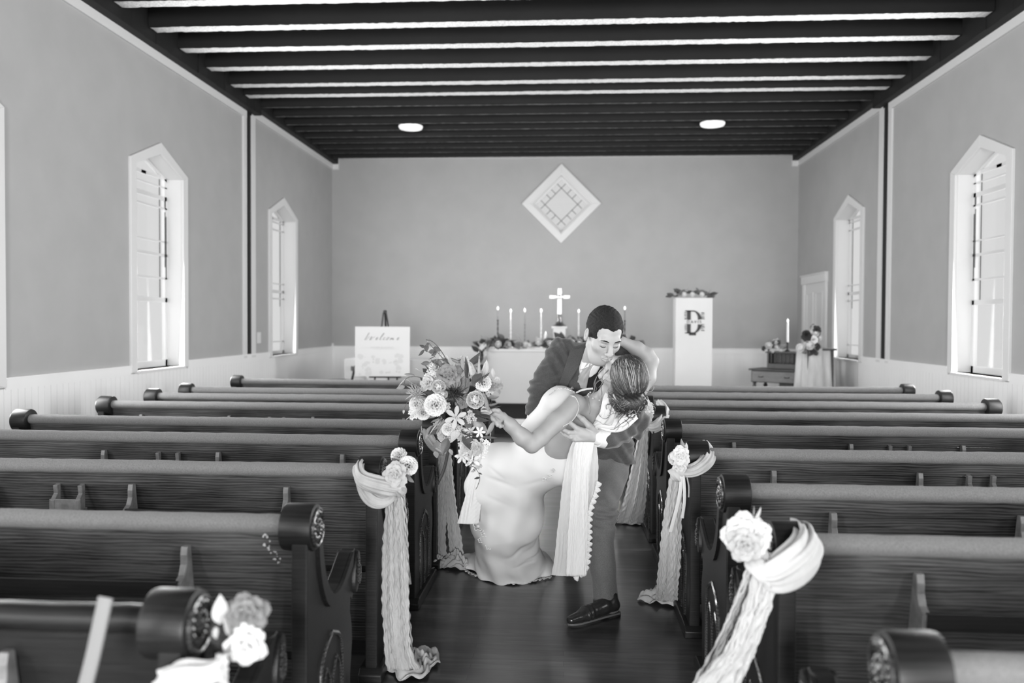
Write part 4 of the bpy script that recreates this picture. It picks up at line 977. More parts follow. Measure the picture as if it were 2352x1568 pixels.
def head(S_, C, Fm, hs, female=False):
    L = lambda x, y, z: np.array(C)+Fm@(np.array([x, y, z])*hs)
    def E(c, r, k=.02, op='+'): S_.ell(L(*c), np.array(r)*hs, Fm, k*hs, op)
    def K(a, b, ra, rb, k=.01, op='+'): S_.cone(L(*a), L(*b), ra*hs, rb*hs, k*hs, op)
    E((0, -.012, .035), (.074, .096, .088)); E((0, .030, -.035), (.0545, .060, .085), .03)
    E((0, .060, -.098), (.026, .024, .020), .03); K((-.030, .040, -.09), (.03, .04, -.09), .024, .024, .03)
    for s_ in (-1, 1):
        E((s_*.043, .052, -.022), (.020, .024, .020), .025); K((s_*.053, .0, -.058), (s_*.028, .05, -.100), .014, .015, .03)
    K((-.034, .078, .024), (.034, .078, .024), .013, .013, .02)                       # brow
    for s_ in (-1, 1):
        E((s_*.031, .098, .004), (.018, .014, .012), .012, '-'); E((s_*.031, .074, .003), (.0145, .0135, .0125), .004)
        K((s_*.018, .0862, -.001), (s_*.044, .0795, -.0015), .0018, .0014, .002)       # lash line of the lowered lid
        K((s_*.016, .091, .022), (s_*.046, .080, .024), .003, .002, .006)
    K((0, .088, .014), (0, .112, -.028), .0085, .0115, .012); E((0, .114, -.030), (.0105, .010, .009), .008)
    for s_ in (-1, 1): E((s_*.0125, .100, -.034), (.0075, .010, .0075), .006); E((s_*.007, .107, -.0405), (.0035, .004, .003), .002, '-')
    K((-.019, .088, -.0605), (0, .0965, -.0575), .0045, .0062, .004); K((.019, .088, -.0605), (0, .0965, -.0575), .0045, .0062, .004)
    K((-.016, .087, -.069), (0, .0945, -.0715), .005, .0072, .004); K((.016, .087, -.069), (0, .0945, -.0715), .005, .0072, .004)
    K((-.021, .0925, -.0645), (.021, .0925, -.0645), .0016, .0016, .002, '-')
    for s_ in (-1, 1):                                                                  # ears
        E((s_*.077, -.010, -.002), (.009, .018, .030), .006); E((s_*.083, -.006, .004), (.006, .011, .017), .004, '-'); E((s_*.078, -.005, -.026), (.006, .009, .010), .004)
    return L
# --- the groom ------------------------------------------------------------------------------------
M['skin'] = plain('skin', .35, .5, .35, noise=.03, scale=25); M['skin2'] = plain('tanned skin', .31, .5, .35, noise=.03, scale=20)
M['suit'] = plain('dark grey suit cloth', .058, .85, .15, noise=.2, scale=260, bump=.15, bscale=500, sheen=.25)
M['trouser'] = plain('grey suit trouser cloth', .12, .85, .15, noise=.2, scale=260, sheen=.2)
M['lapel'] = plain('dark grey lapel cloth', .066, .8, .15, noise=.2, scale=300, sheen=.2)
M['vest'] = plain('near black waistcoat', .022, .8, .15); M['shirt'] = plain('white shirt cotton', .66, .8, .15, bump=.1, bscale=40)
M['tie'] = plain('silver satin tie', .33, .45, .35, noise=.05, scale=30); M['hair1'] = plain('short dark hair', .018, .7, .25, noise=.5, scale=160, bump=.8, bscale=320)
M['shoe'] = plain('dark polished leather', .02, .28, .5, noise=.2, scale=30, bump=.15, bscale=60); M['sole'] = plain('pale worn sole edge', .10, .6, .3); M['satin'] = plain('ivory gown crepe', .62, .62, .2, bump=.05, bscale=12)
P = lambda x, y, Y: at(x, y, Y)
gr = thing('person', 'man in dark grey suit bending to kiss the woman in white, hand on her back', 'person', tuple(Z0(1395, 1405)))
GO = np.array(gr.location)
HG = P(1386, 770, 4.10); FG = frame((.287, -.788, -.545), (0, 0, 1), .05); hs = 1.10
body = SDF(); LG = head(body, HG, FG, hs)
body.cone(LG(0, -.02, -.05), P(1362, 842, 4.36), .058, .062, .03)
chest = P(1358, 880, 4.47); pelv = P(1398, 1010, 4.72)
body.cone(P(1310, 812, 4.46), P(1425, 815, 4.46), .05, .05, .04).cone(chest, pelv, .09, .075, .04)
body.chain([(P(1292, 808, 4.46), .048), (P(1243, 890, 4.43), .040), (P(1226, 958, 4.42), .028)], .02)
body.chain([(P(1438, 822, 4.44), .048), (P(1466, 975, 4.30), .040), (P(1378, 1004, 4.10), .028)], .02)
body.chain([(P(1408, 1030, 4.70), .068), (P(1385, 1175, 4.34), .052), (P(1390, 1385, 4.25), .036)], .03)
body.chain([(P(1375, 1040, 4.76), .07), (P(1325, 1165, 4.92), .052), (P(1312, 1262, 5.30), .036)], .03)
# hand on her back: palm, four fingers and thumb
WG = P(1376, 1004, 4.09)
kn = {'i': (1326, 984, 4.055), 'm': (1324, 994, 4.06), 'r': (1330, 1002, 4.065), 'p': (1340, 1008, 4.07)}
for c_ in kn.values(): body.cone(WG, P(*c_), .022, .0145, .012)
body.cone(P(1350, 998, 4.075), P(1335, 996, 4.065), .026, .018, .012)
body.chain([(P(*kn['i']), .0135), (P(1308, 970, 4.045), .0118), (P(1298, 960, 4.05), .0105), (P(1291, 953.5, 4.062), .0088)], .004)
body.chain([(P(*kn['m']), .0135), (P(1306, 993, 4.04), .012), (P(1293, 986, 4.05), .0108), (P(1288, 977, 4.07), .009)], .004)
body.chain([(P(*kn['r']), .013), (P(1311, 1004, 4.045), .0115), (P(1297, 998, 4.06), .0105), (P(1290, 992, 4.08), .0088)], .004)
body.chain([(P(*kn['p']), .012), (P(1322, 1010, 4.05), .0105), (P(1309, 1007, 4.06), .0095), (P(1301, 1003, 4.08), .008)], .004)
body.chain([(P(1368, 990, 4.08), .018), (P(1352, 976, 4.06), .0155), (P(1338, 962, 4.055), .013), (P(1327, 953, 4.065), .0105)], .008)
# other hand at her waist
W2 = P(1230, 962, 4.42)
for a_, b_ in (((1222, 985, 4.37), .014), ((1229, 988, 4.36), .0145), ((1237, 987, 4.355), .0145), ((1246, 981, 4.36), .0135)): body.cone(W2, P(*a_), .023, b_, .01)
for ch_ in ([(1222, 985, 4.37), (1217, 1000, 4.35), (1218, 1010, 4.34), (1222, 1018, 4.34)], [(1229, 988, 4.36), (1224, 1004, 4.34), (1225, 1015, 4.33), (1229, 1022, 4.33)], [(1237, 987, 4.355), (1234, 1004, 4.335), (1236, 1014, 4.33), (1240, 1021, 4.33)], [(1246, 981, 4.36), (1248, 996, 4.34), (1250, 1006, 4.335), (1252, 1013, 4.335)]):
    body.chain([(P(*ch_[0]), .0135), (P(*ch_[1]), .0115), (P(*ch_[2]), .0105), (P(*ch_[3]), .009)], .004)
body.chain([(P(1240, 966, 4.40), .017), (P(1255, 975, 4.36), .014), (P(1264, 984, 4.33), .0115), (P(1270, 992, 4.32), .0095)], .008)
ob = body.obj('body', .0034, 'skin', gr, origin=GO)
# hair
hr = SDF(); hr.ell(HG+FG@(np.array([0, -.012, .037])*hs), np.array([.0795, .103, .096])*hs, FG, .01)
hr.cone(HG+FG@(np.array([-.074, .018, .015])*hs), HG+FG@(np.array([-.073, .020, -.028])*hs), .009, .005, .01).cone(HG+FG@(np.array([.074, .018, .015])*hs), HG+FG@(np.array([.073, .020, -.028])*hs), .009, .005, .01)
# hairline: recede at the temples, widow's peak in the middle
hr.plane(HG+FG@(np.array([0, 0, -.005])*hs), -(FG@np.array([0, -.30, 1.0])), .006)
for s_ in (-1, 1): hr.ell(HG+FG@(np.array([s_*.040, .104, .048])*hs), np.array([.038, .050, .032])*hs, FG, .034, '-')
hr.ell(HG+FG@(np.array([0, .125, .018])*hs), np.array([.066, .055, .058])*hs, FG, .016, '-')
for s_ in (-1, 1): hr.ell(HG+FG@(np.array([s_*.088, -.006, -.005])*hs), np.array([.014, .020, .032])*hs, FG, .004, '-')
hd = lambda V: .0012*np.sin(V[:, 0]*900+V[:, 2]*400)*np.sin(V[:, 2]*700-V[:, 1]*500)+.0015*np.sin(V[:, 0]*260+4*np.sin(V[:, 2]*90))
hr.obj('hair', .0032, 'hair1', gr, lambda V: .6*hd(V), origin=GO)
br_ = MB()
for s_ in (-1, 1):
    br_.tube([tuple(HG+FG@(np.array([s_*x, y, z])*hs)-GO) for x, y, z in ((.013, .0945, .0235), (.024, .0955, .029), (.037, .0925, .031), (.050, .0830, .025))], [.0022, .0032, .003, .0012], 6, flat=(1, .6))
obj('eyebrows', br_, M['hair1'], gr, smooth=True)
ls = MB()
for s_ in (-1, 1): ls.tube([tuple(HG+FG@(np.array([s_*x, y, z])*hs)-GO) for x, y, z in ((.018, .0875, -.003), (.026, .0885, -.0065), (.035, .0865, -.007), (.045, .081, -.003))], [.0008, .0014, .0014, .0008], 6)
obj('eyelashes', ls, M['hair1'], gr, smooth=True)
# shirt, tie, waistcoat
sh = SDF(); sh.cone(P(1362, 880, 4.47), P(1382, 960, 4.62), .120, .112, .05).cone(P(1305, 815, 4.47), P(1425, 815, 4.47), .058, .058, .06).cone(P(1362, 852, 4.37), P(1370, 826, 4.30), .075, .066, .02)
sh.cone(P(1237, 930, 4.42), P(1226, 957, 4.42), .036, .038, .003).cone(P(1440, 990, 4.22), P(1375, 1004, 4.10), .045, .043, .02)
sh.obj('shirt', .006, 'shirt', gr, lambda V: .002*np.sin(V[:, 2]*60+V[:, 0]*90), origin=GO)
def patch(name, L_, R_, mat, S_, off=.006, nu=10, nv=24, parent=gr, th=.004, og=None, wav=0.):
    """cloth panel lying on surface S_, between two measured edge lines"""
    def rs(pts, n):
        A = np.array(pts, float); s0 = np.r_[0, np.cumsum(np.linalg.norm(np.diff(A, axis=0), axis=1))]; t = np.linspace(0, s0[-1], n)
        return np.stack([np.interp(t, s0, A[:, 0]), np.interp(t, s0, A[:, 1])], 1)
    A, B = rs(L_, nv+1), rs(R_, nv+1); V = []; 
    for j in range(nv+1):
        for i in range(nu+1):
            x, y = A[j]+(B[j]-A[j])*i/nu; Y = S_.trace(x, y); V.append((x, y, Y))
    V = np.array(V).reshape(nv+1, nu+1, 3); Yg = V[..., 2]; med = np.median(Yg); Yg = np.clip(Yg, med-.12, med+.12)
    for _ in range(3): Yg[1:-1] = (Yg[:-2]+Yg[1:-1]*2+Yg[2:])/4; Yg[:, 1:-1] = (Yg[:, :-2]+Yg[:, 1:-1]*2+Yg[:, 2:])/4
    mb = MB(); pts = [np.array(at(V[j, i, 0], V[j, i, 1], Yg[j, i]-off-wav*math.sin(i*1.9+j*.35)))-(GO if og is None else og) for j in range(nv+1) for i in range(nu+1)]
    mb.add(pts, [(j*(nu+1)+i, j*(nu+1)+i+1, (j+1)*(nu+1)+i+1, (j+1)*(nu+1)+i) for j in range(nv) for i in range(nu)])
    return obj(name, mb, M[mat] if isinstance(mat, str) else mat, parent, smooth=True, ang=180, solid=th)
jk = SDF()
jk.cone(P(1300, 812, 4.47), P(1432, 818, 4.46), .068, .068, .05).cone(P(1356, 880, 4.48), P(1380, 960, 4.62), .142, .138, .06).cone(P(1380, 960, 4.62), P(1400, 1010, 4.66), .135, .126, .05).cone(P(1400, 1010, 4.66), P(1406, 1070, 4.66), .126, .132, .03)
jk.chain([(P(1288, 803, 4.46), .066), (P(1245, 885, 4.43), .062), (P(1226, 952, 4.42), .048)], .03)
jk.chain([(P(1440, 820, 4.44), .066), (P(1462, 975, 4.28), .060), (P(1396, 1008, 4.13), .056)], .03)
jk.cone(P(1316, 850, 4.46), P(1340, 950, 4.60), .098, .10, .04)
jk.plane(P(1415, 1058, 4.6), (-.18, .0, -1), .003)
jk.cone(P(1372, 828, 4.24), P(1322, 905, 4.30), .062, .055, .006, '-').cone(P(1360, 850, 4.22), P(1350, 900, 4.26), .07, .06, .006, '-').ell(LG(0, 0, 0), np.array([.1, .12, .135])*hs, FG, .01, '-')
jk.cone(P(1215, 985, 4.42), P(1222, 966, 4.42), .0, .05, .003, '-')
def fold(V):
    d = .0045*np.sin(V[:, 2]*62+V[:, 0]*45+3*np.sin(V[:, 0]*20))+.0025*np.sin(V[:, 2]*150-V[:, 0]*60)
    for c_, n_, w_, a_ in ((P(1243, 890, 4.43), (.3, 0, 1), .075, .013), (P(1462, 975, 4.28), (-1, 0, .5), .08, .012), (P(1300, 830, 4.46), (.9, 0, .4), .10, .008)):
        r = np.exp(-((V-c_)**2).sum(1)/w_**2); d = d+r*a_*np.sin((V-c_)@nrm(n_)*130)
    return d
jo = jk.obj('jacket', .0048, 'suit', gr, fold, origin=GO)
patch('waistcoat', [(1352, 842), (1346, 870), (1338, 905)], [(1402, 830), (1396, 865), (1385, 905)], 'vest', sh, .010, 8, 14)
patch('tie', [(1349, 833), (1338, 850), (1322, 872), (1310, 892)], [(1363, 838), (1356, 858), (1350, 872), (1346, 896)], 'tie', sh, .020, 8, 18, wav=.004)
patch('shirt_collar', [(1346, 796), (1340, 815), (1334, 835), (1333, 850)], [(1352, 806), (1362, 822), (1368, 833), (1352, 842)], 'shirt', sh, .022, 6, 14, th=.005)
patch('shirt_collar', [(1371, 830), (1362, 840), (1357, 848), (1353, 866)], [(1381, 836), (1376, 846), (1370, 856), (1356, 866)], 'shirt', sh, .026, 6, 10, th=.005)
patch('lapel', [(1337, 798), (1326, 802), (1309, 803), (1305, 822), (1295, 850), (1287, 875), (1283, 890)], [(1343, 800), (1341, 812), (1336, 826), (1328, 846), (1315, 866), (1305, 882), (1300, 890)], 'lapel', jk, .008, 8, 24)
tr_s = SDF(); tr_s.chain([(P(1398, 985, 4.67), .108), (P(1404, 1040, 4.69), .114), (P(1402, 1090, 4.58), .090), (P(1386, 1168, 4.34), .068), (P(1381, 1220, 4.29), .066), (P(1384, 1300, 4.26), .063), (P(1394, 1400, 4.27), .066)], .03)
tr_s.chain([(P(1378, 1045, 4.75), .105), (P(1328, 1165, 4.92), .066), (P(1315, 1245, 5.22), .058), (P(1312, 1262, 5.30), .056)], .03)
tr_s.plane(P(1394, 1397, 4.27), (-.05, .1, -1), .002)
def kfold(V):
    c_ = P(1384, 1182, 4.32); r = np.exp(-(V[:, 2]-c_[2])**2/.05**2); r2 = np.exp(-(V[:, 2]-c_[2])**2/.25**2)
    return r*.009*np.sin((V[:, 2]-c_[2])*170+V[:, 0]*25)+r2*.0025*np.sin(V[:, 2]*55+V[:, 0]*60)+.0015*np.sin(V[:, 2]*25+V[:, 0]*80)
tr_s.obj('trousers', .006, 'trouser', gr, kfold, origin=GO)
def shoe(hx, tx, name):
    hx = np.array(hx); tx = np.array(tx); d = nrm(tx-hx); L_ = np.linalg.norm(tx-hx); up = np.array([0, 0, 1.]); side = np.cross(d, up)
    q = lambda l, s_, z: hx+d*l*L_+side*s_+up*z
    S_ = SDF(); S_.cone(q(.10, 0, .055), q(.30, 0, .062), .033, .034, .02).cone(q(.30, 0, .055), q(.62, 0, .046), .037, .040, .02).cone(q(.62, 0, .042), q(.90, 0, .034), .041, .026, .02, flat=(up, .75)).cone(q(.14, 0, .06), q(.12, 0, .10), .032, .026, .02)
    S_.plane(q(0, 0, .016), (0, 0, -1), .003); sd = lambda V: .0015*np.sin(((V-hx)@d)*230)*np.exp(-(((V-hx)@d)/L_-.62)**2/.012)
    o = S_.obj('shoe', .0035, 'shoe', gr, sd, origin=GO)
    pl_ = []
    for k in range(28):
        a = 2*PI*k/28; l = .5-.5*math.cos(a); wd = .78*(.036 if l < .35 else .036+.008*math.sin((l-.35)/.4*PI/2) if l < .75 else .046*math.sqrt(max(0, 1-((l-.75)/.27)**2)))*(1 if abs(math.sin(a)) > .3 else abs(math.sin(a))/.3)
        pl_.append(q(-.0+l*.97, math.copysign(wd, math.sin(a)) if abs(math.sin(a)) > 1e-6 else 0, 0)-GO)
    so = MB(); so.prism([(p[0], p[1]) for p in pl_], .010-GO[2], .019-GO[2], 'z'); obj('sole', so, M['sole'], o)
    hp = [q(l, s_, 0)-GO for l, s_ in ((.01, -.020), (.01, .020), (.12, .028), (.24, .027), (.26, .0), (.24, -.027), (.12, -.028))]
    obj('heel', MB().prism([(p[0], p[1]) for p in hp], .0-GO[2], .012-GO[2], 'z'), M['shoe'], o)
    fp = [q(l, s_, 0)-GO for l, s_ in ((.42, -.026), (.42, .026), (.7, .033), (.90, .022), (.95, 0), (.90, -.022), (.7, -.033))]
    obj('tread', MB().prism([(p[0], p[1]) for p in fp], .0-GO[2], .0105-GO[2], 'z'), M['shoe'], o)
h1 = Z0(1421, 1410); t1 = Z0(1300, 1441); h1[2] = t1[2] = 0; shoe(h1, t1, 'shoe')
h2 = P(1322, 1290, 5.36); h2[2] = 0; shoe(h2, h2+np.array([-.07, -.29, 0]), 'shoe')
cf = MB(); d_ = nrm(P(1362, 1005, 4.08)-P(1396, 1008, 4.13)); c0 = P(1378, 1006, 4.105)
cf.tube([c0-d_*.03-GO, c0-GO, c0+d_*.014-GO, c0+d_*.016-GO], [.050, .046, .045, .040], 28); obj('shirt_cuff', cf, M['shirt'], gr, smooth=True)
wt = MB(); c0 = P(1212, 968, 4.41); d_ = nrm(P(1226, 958, 4.42)-P(1240, 900, 4.43)); cc = P(1226, 962, 4.42)
wt.tube([cc-d_*.012-GO, cc+d_*.010-GO], [.033, .032], 24); obj('watch_strap', wt, M['vest'], gr, smooth=True)
# --- the bride ------------------------------------------------------------------------------------
bd = thing('person', 'woman in long ivory gown leaning back in his arms, holding a large bouquet', 'person', tuple(Z0(1170, 1320)))
BO = np.array(bd.location)
HB = P(1430, 862, 3.97); FB = frame((-.30, .35, .89), (.55, -.70, .46)); hb = .98
b2 = SDF(); LB = head(b2, HB, FB, hb, True)
NB = P(1388, 918, 4.14); b2.cone(LB(0, -.015, -.05), NB, .050, .052, .025)
SN = P(1324, 928, 4.10); SF = P(1462, 902, 4.26)
b2.cone(P(1335, 935, 4.14), P(1430, 925, 4.25), .052, .052, .05).cone(P(1372, 955, 4.245), P(1292, 1015, 4.33), .112, .094, .06)
b2.cone(P(1292, 1018, 4.335), P(1235, 1062, 4.46), .088, .09, .04)
b2.chain([(SN, .050), (P(1283, 965, 4.05), .046), (P(1240, 1005, 4.00), .041), (P(1221, 1022, 3.98), .036)], .02)
b2.chain([(P(1222, 1021, 3.98), .037), (P(1200, 1004, 3.96), .040), (P(1172, 976, 3.94), .031), (P(1153, 958, 3.93), .024)], .02)
b2.chain([(SF, .046), (P(1486, 868, 4.30), .043), (P(1496, 830, 4.34), .036), (P(1485, 814, 4.34), .037), (P(1462, 800, 4.33), .036), (P(1428, 783, 4.30), .024)], .02)
# hand gripping the stems
W3 = P(1153, 957, 3.93)
for c_, f_ in (((1140, 950, 3.90), [(1130, 955, 3.875), (1132, 963, 3.87), (1140, 967, 3.885)]), ((1142, 955, 3.895), [(1134, 962, 3.87), (1137, 970, 3.868), (1145, 972, 3.885)]), ((1145, 960, 3.895), [(1139, 969, 3.872), (1143, 976, 3.872), (1150, 976, 3.89)]), ((1149, 964, 3.90), [(1145, 973, 3.88), (1149, 979, 3.88), (1155, 978, 3.895)])):
    b2.cone(W3, P(*c_), .019, .012, .01); b2.chain([(P(*c_), .0115), (P(*f_[0]), .0098), (P(*f_[1]), .009), (P(*f_[2]), .0078)], .003)
b2.chain([(P(1150, 951, 3.91), .014), (P(1144, 943, 3.89), .0115), (P(1134, 941, 3.88), .0098), (P(1126, 944, 3.875), .0082)], .006)
# hand behind his neck
for c_, f_ in (((1414, 775, 4.285), (1400, 768, 4.29)), ((1413, 781, 4.285), (1399, 777, 4.29)), ((1413, 787, 4.285), (1400, 785, 4.29)), ((1415, 793, 4.285), (1403, 793, 4.29))):
    b2.cone(P(1428, 783, 4.30), P(*c_), .019, .012, .01); b2.chain([(P(*c_), .0115), (P(*f_), .0095), (P(f_[0]-9, f_[1]+2, 4.31), .0078)], .003)
b2.chain([(P(1424, 776, 4.29), .013), (P(1416, 768, 4.28), .011), (P(1408, 764, 4.28), .0088)], .005)
# legs inside the gown
b2.chain([(P(1230, 1062, 4.40), .095), (P(1135, 1075, 4.42), .062), (P(1140, 1190, 4.62), .046), (P(1160, 1300, 4.85), .032)], .03)
b2.chain([(P(1240, 1066, 4.50), .095), (P(1160, 1085, 4.56), .062), (P(1180, 1190, 4.75), .046), (P(1195, 1290, 4.98), .032)], .03)
b2.obj('body', .0034, 'skin2', bd, origin=BO)
# gown
gw = SDF()
gw.ell(P(1288, 928, 4.285), (.10, .085, .085), frame((-.4, -.1, .9), (.8, .2, .5)), .03)
gw.cone(P(1285, 930, 4.30), P(1240, 995, 4.385), .092, .098, .04).cone(P(1240, 1000, 4.39), P(1242, 1058, 4.45), .10, .125, .05)
gw.cone(P(1302, 1074, 4.375), P(1240, 1064, 4.45), .098, .128, .05).cone(P(1316, 1068, 4.34), P(1246, 1056, 4.40), .090, .120, .03)
gw.chain([(P(1232, 1064, 4.44), .125), (P(1140, 1066, 4.43), .105), (P(1122, 1120, 4.48), .122), (P(1158, 1190, 4.60), .182), (P(1160, 1255, 4.74), .172)], .05)
gw.chain([(P(1240, 1068, 4.46), .115), (P(1185, 1105, 4.52), .15), (P(1180, 1180, 4.62), .165)], .06)
gw.cone(P(1168, 1250, 4.76), P(1170, 1290, 4.86), .165, .20, .05)
fl = Z0(1172, 1305); gw.ell(fl+np.array([0, .06, .02]), (.245, .23, .10), None, .08)
gw.ell(Z0(1100, 1300)+np.array([0, .05, .01]), (.13, .16, .05), None, .06); gw.ell(Z0(1250, 1318)+np.array([0, .05, .01]), (.075, .12, .06), None, .06)
gw.plane((0, 0, .004), (0, 0, -1), .002)
gw.cone(P(1288, 985, 4.10), P(1345, 962, 4.12), .055, .085, .008, '-')
gw.chain([(SN, .056), (P(1283, 965, 4.05), .052), (P(1240, 1005, 4.00), .047), (P(1221, 1022, 3.98), .042)], .004, '-')
def gfold(V):
    d = np.zeros(len(V))
    for (x0, y0, x1, y1, w_, a_) in ((1110, 1085, 1190, 1118, .012, .010), (1120, 1060, 1165, 1100, .010, .008), (1185, 1115, 1270, 1090, .014, .006), (1150, 1290, 1245, 1235, .016, .016), (1200, 1300, 1262, 1285, .012, .010), (1110, 1130, 1175, 1165, .012, .006), (1170, 1310, 1240, 1300, .012, .008)):
        Ym = 4.4 if y0 < 1150 else 4.55; A = P(x0, y0, Ym); B_ = P(x1, y1, Ym); A2, B2 = A[[0, 2]], B_[[0, 2]]; ba = B2-A2; pa = V[:, [0, 2]]-A2
        t = np.clip(pa@ba/(ba@ba), 0, 1); r = np.linalg.norm(pa-t[:, None]*ba, axis=1); d -= .45*a_*np.exp(-(r/w_)**2)*np.sin(np.pi*np.clip(t, .02, .98))
    low = np.clip((.75-V[:, 2])/.6, 0, 1)
    d += low*.007*np.sin(V[:, 0]*48+3*np.sin(V[:, 2]*6))+.0015*np.sin(V[:, 0]*30+V[:, 2]*50)
    return d
gw.obj('gown', .0055, 'satin', bd, gfold, origin=BO)
# side panels of the gown hanging by the knee
M['tulle'] = plain('sheer tulle', .5, .9, .1)
def fallP(rows, pl_, amp, seed): 
    m_ = tail(rows, pl_, amp, seed, 50, 40, .001); m_.v = [(v[0]-BO[0], v[1]-BO[1], v[2]-BO[2]) for v in m_.v]; return m_
obj('gown_panel', fallP([(1090, 1118, 1050, 4.36), (1078, 1112, 1100, 4.36), (1066, 1106, 1150, 4.37), (1050, 1100, 1202, 4.38)], 1.5, .005, 3), M['satin'], bd, smooth=True, ang=180, solid=.003)
def scallop(path, w_, out, nsc, lift=.0):
    Q = smooth_path([tuple(p) for p in path], nsc*8+1)
    def fn(u, v):
        i = int(round(u*nsc*8)); e = abs(math.sin(PI*i/8)); o_ = np.array(out(i/(nsc*8)))
        return Q[i]+o_*(v*w_*(.45+.55*e)-.008)+np.array([0, -.0025*math.sin(v*PI)*e, lift+.002*math.sin(i*1.1+v*4)])
    return MB().sheet(fn, nsc*8, 4)
# lace
M['lace'] = plain('white lace', .66, .8, .2, bump=.8, bscale=160)
lc = MB(); rr = random.Random(8)
hem = [Z0(x, y) for x, y in ((1074, 1292), (1066, 1301), (1068, 1311), (1084, 1320), (1101, 1327), (1126, 1335), (1155, 1341), (1187, 1343), (1215, 1339), (1245, 1332), (1268, 1327))]
lc = scallop([h-BO for h in hem], .034, lambda t: (-math.cos(min(1, t*3.5)*PI/2), -math.sin(min(1, t*3.5)*PI/2), 0), 24, .010)
obj('lace_hem', lc, M['lace'], bd, smooth=True, ang=180, solid=.002)
def motif(pts, Sx, off=.004):
    mb = MB()
    for (x, y, r) in pts:
        Y = Sx.trace(x, y, 3.6, 6); c_ = at(x, y, Y-off)-BO
        mb.tube([(c_[0]+r*math.cos(a)*(1+.25*math.sin(5*a)), c_[1]-.002*math.sin(3*a), c_[2]+r*math.sin(a)*(1+.25*math.sin(5*a))) for a in np.linspace(0, 2*PI, 26)], .003, 5, cap=False)
        mb.lathe([(0, -.003), (r*.35, 0), (0, .003)], tuple(c_), 10, 'y')
    return mb
obj('lace_motifs', motif([(1098, 1208, .022), (1112, 1225, .015), (1104, 1240, .012), (1122, 1255, .014), (1095, 1190, .012), (1262, 1092, .010), (1250, 1100, .008), (1270, 1080, .008), (1078, 1165, .009)], gw), M['lace'], bd, smooth=True)
bl = [P(x, y, gw.trace(x, y, 3.6, 5, 4.2)-.004)-BO for x, y in ((1262, 906), (1272, 897), (1284, 892), (1298, 892), (1310, 896), (1318, 902))]
obj('bodice_lace', scallop(bl, .022, lambda t: (.25+.6*t, -.35, .55-.5*t), 9), M['lace'], bd, smooth=True, ang=180, solid=.002)
# straps and back edge of the bodice
stp = [(1290, 917), (1300, 911), (1312, 909), (1322, 911), (1328, 922), (1330, 935), (1326, 950), (1318, 962), (1310, 970), (1300, 975), (1293, 979)]
st_ = MB(); st_.tube([at(x, y, b2.trace(x, y, 3.5, 5)-.003)-BO for x, y in sm([(float(a), float(b)) for a, b in stp], 1)], .0055, 8, flat=(.5, 1), up=(0, -1, 0)); obj('shoulder_strap', st_, M['lace'], bd, smooth=True)
st2 = [(1323, 902), (1335, 896), (1350, 893), (1362, 892)]
s2 = MB(); s2.tube([at(x, y, b2.trace(x, y, 3.5, 5, 4.2)-.003)-BO for x, y in st2], .005, 8); obj('shoulder_strap', s2, M['lace'], bd, smooth=True)
pr_ = MB()
for x, y in ((1352, 904), (1350, 907), (1353, 911), (1362, 914), (1377, 919), (1356, 901)): c_ = at(x, y, b2.trace(x, y, 3.5, 5, 4.1)-.004)-BO; pr_.lathe([(0, -.005), (.0045, -.0015), (.0045, .0015), (0, .005)], tuple(c_), 10)
obj('necklace', pr_, M['lace'], bd, smooth=True)
# veil: from the hair over his forearm, and its long fall
mv, tv, bv = nt('fine veil net'); bv.inputs['Base Color'].default_value = g(.66); bv.inputs['Roughness'].default_value = .9
trv = tv.nodes.new('ShaderNodeBsdfTransparent'); mxv = tv.nodes.new('ShaderNodeMixShader'); mxv.inputs[0].default_value = .72
tv.links.new(trv.outputs[0], mxv.inputs[1]); tv.links.new(bv.outputs[0], mxv.inputs[2]); tv.links.new(mxv.outputs[0], tv.nodes['Material Output'].inputs[0]); M['veil'] = mv
vo = thing('bridal_veil', 'sheer lace-edged veil falling from her hair past his hand toward the floor', 'veil', tuple(P(1330, 1320, 4.2)*np.array([1, 1, 0])))
VO = np.array(vo.location)
def loc_(m_): m_.v = [(v[0]-VO[0], v[1]-VO[1], v[2]-VO[2]) for v in m_.v]; return m_
obj('veil_fall', loc_(tail([(1318, 1366, 1008, 4.09), (1308, 1372, 1030, 4.10), (1296, 1375, 1080, 4.12), (1290, 1372, 1130, 4.14), (1284, 1356, 1180, 4.16), (1278, 1352, 1240, 4.18), (1271, 1350, 1300, 4.2), (1267, 1348, 1320, 4.2)], 5, .005, 61, 70, 60, .001)), M['veil'], vo, smooth=True, ang=180)
obj('veil_fall', loc_(tail([(1322, 1366, 1012, 4.08), (1316, 1360, 1040, 4.085), (1313, 1352, 1100, 4.10), (1308, 1350, 1180, 4.12), (1303, 1349, 1250, 4.14), (1300, 1346, 1322, 4.15)], 4, .006, 67, 60, 50, .001)), M['satin'], vo, smooth=True, ang=180, solid=.002)
obj('veil_drape', loc_(rope([(*P(1405, 905, 4.02), .026), (*P(1400, 930, 3.99), .036), (*P(1398, 950, 4.0), .040), (*P(1385, 968, 4.03), .038)], 6, 5, 26, 40, .14, .5)), M['satin'], vo, smooth=True, ang=180)
obj('veil_drape', loc_(rope([(*P(1455, 950, 4.10), .03), (*P(1430, 972, 4.06), .034), (*P(1400, 975, 4.04), .032), (*P(1376, 970, 4.06), .024), (*P(1362, 985, 4.09), .012)], 6, 6, 26, 40, .14, .5)), M['satin'], vo, smooth=True, ang=180)
le = MB(); ed = smooth_path([tuple(P(x, y, Y)) for x, y, Y in ((1373, 1105, 4.11), (1368, 1135, 4.11), (1356, 1160, 4.12), (1350, 1200, 4.13), (1352, 1235, 4.14), (1349, 1280, 4.15), (1344, 1310, 4.15), (1318, 1328, 4.15))], 46)
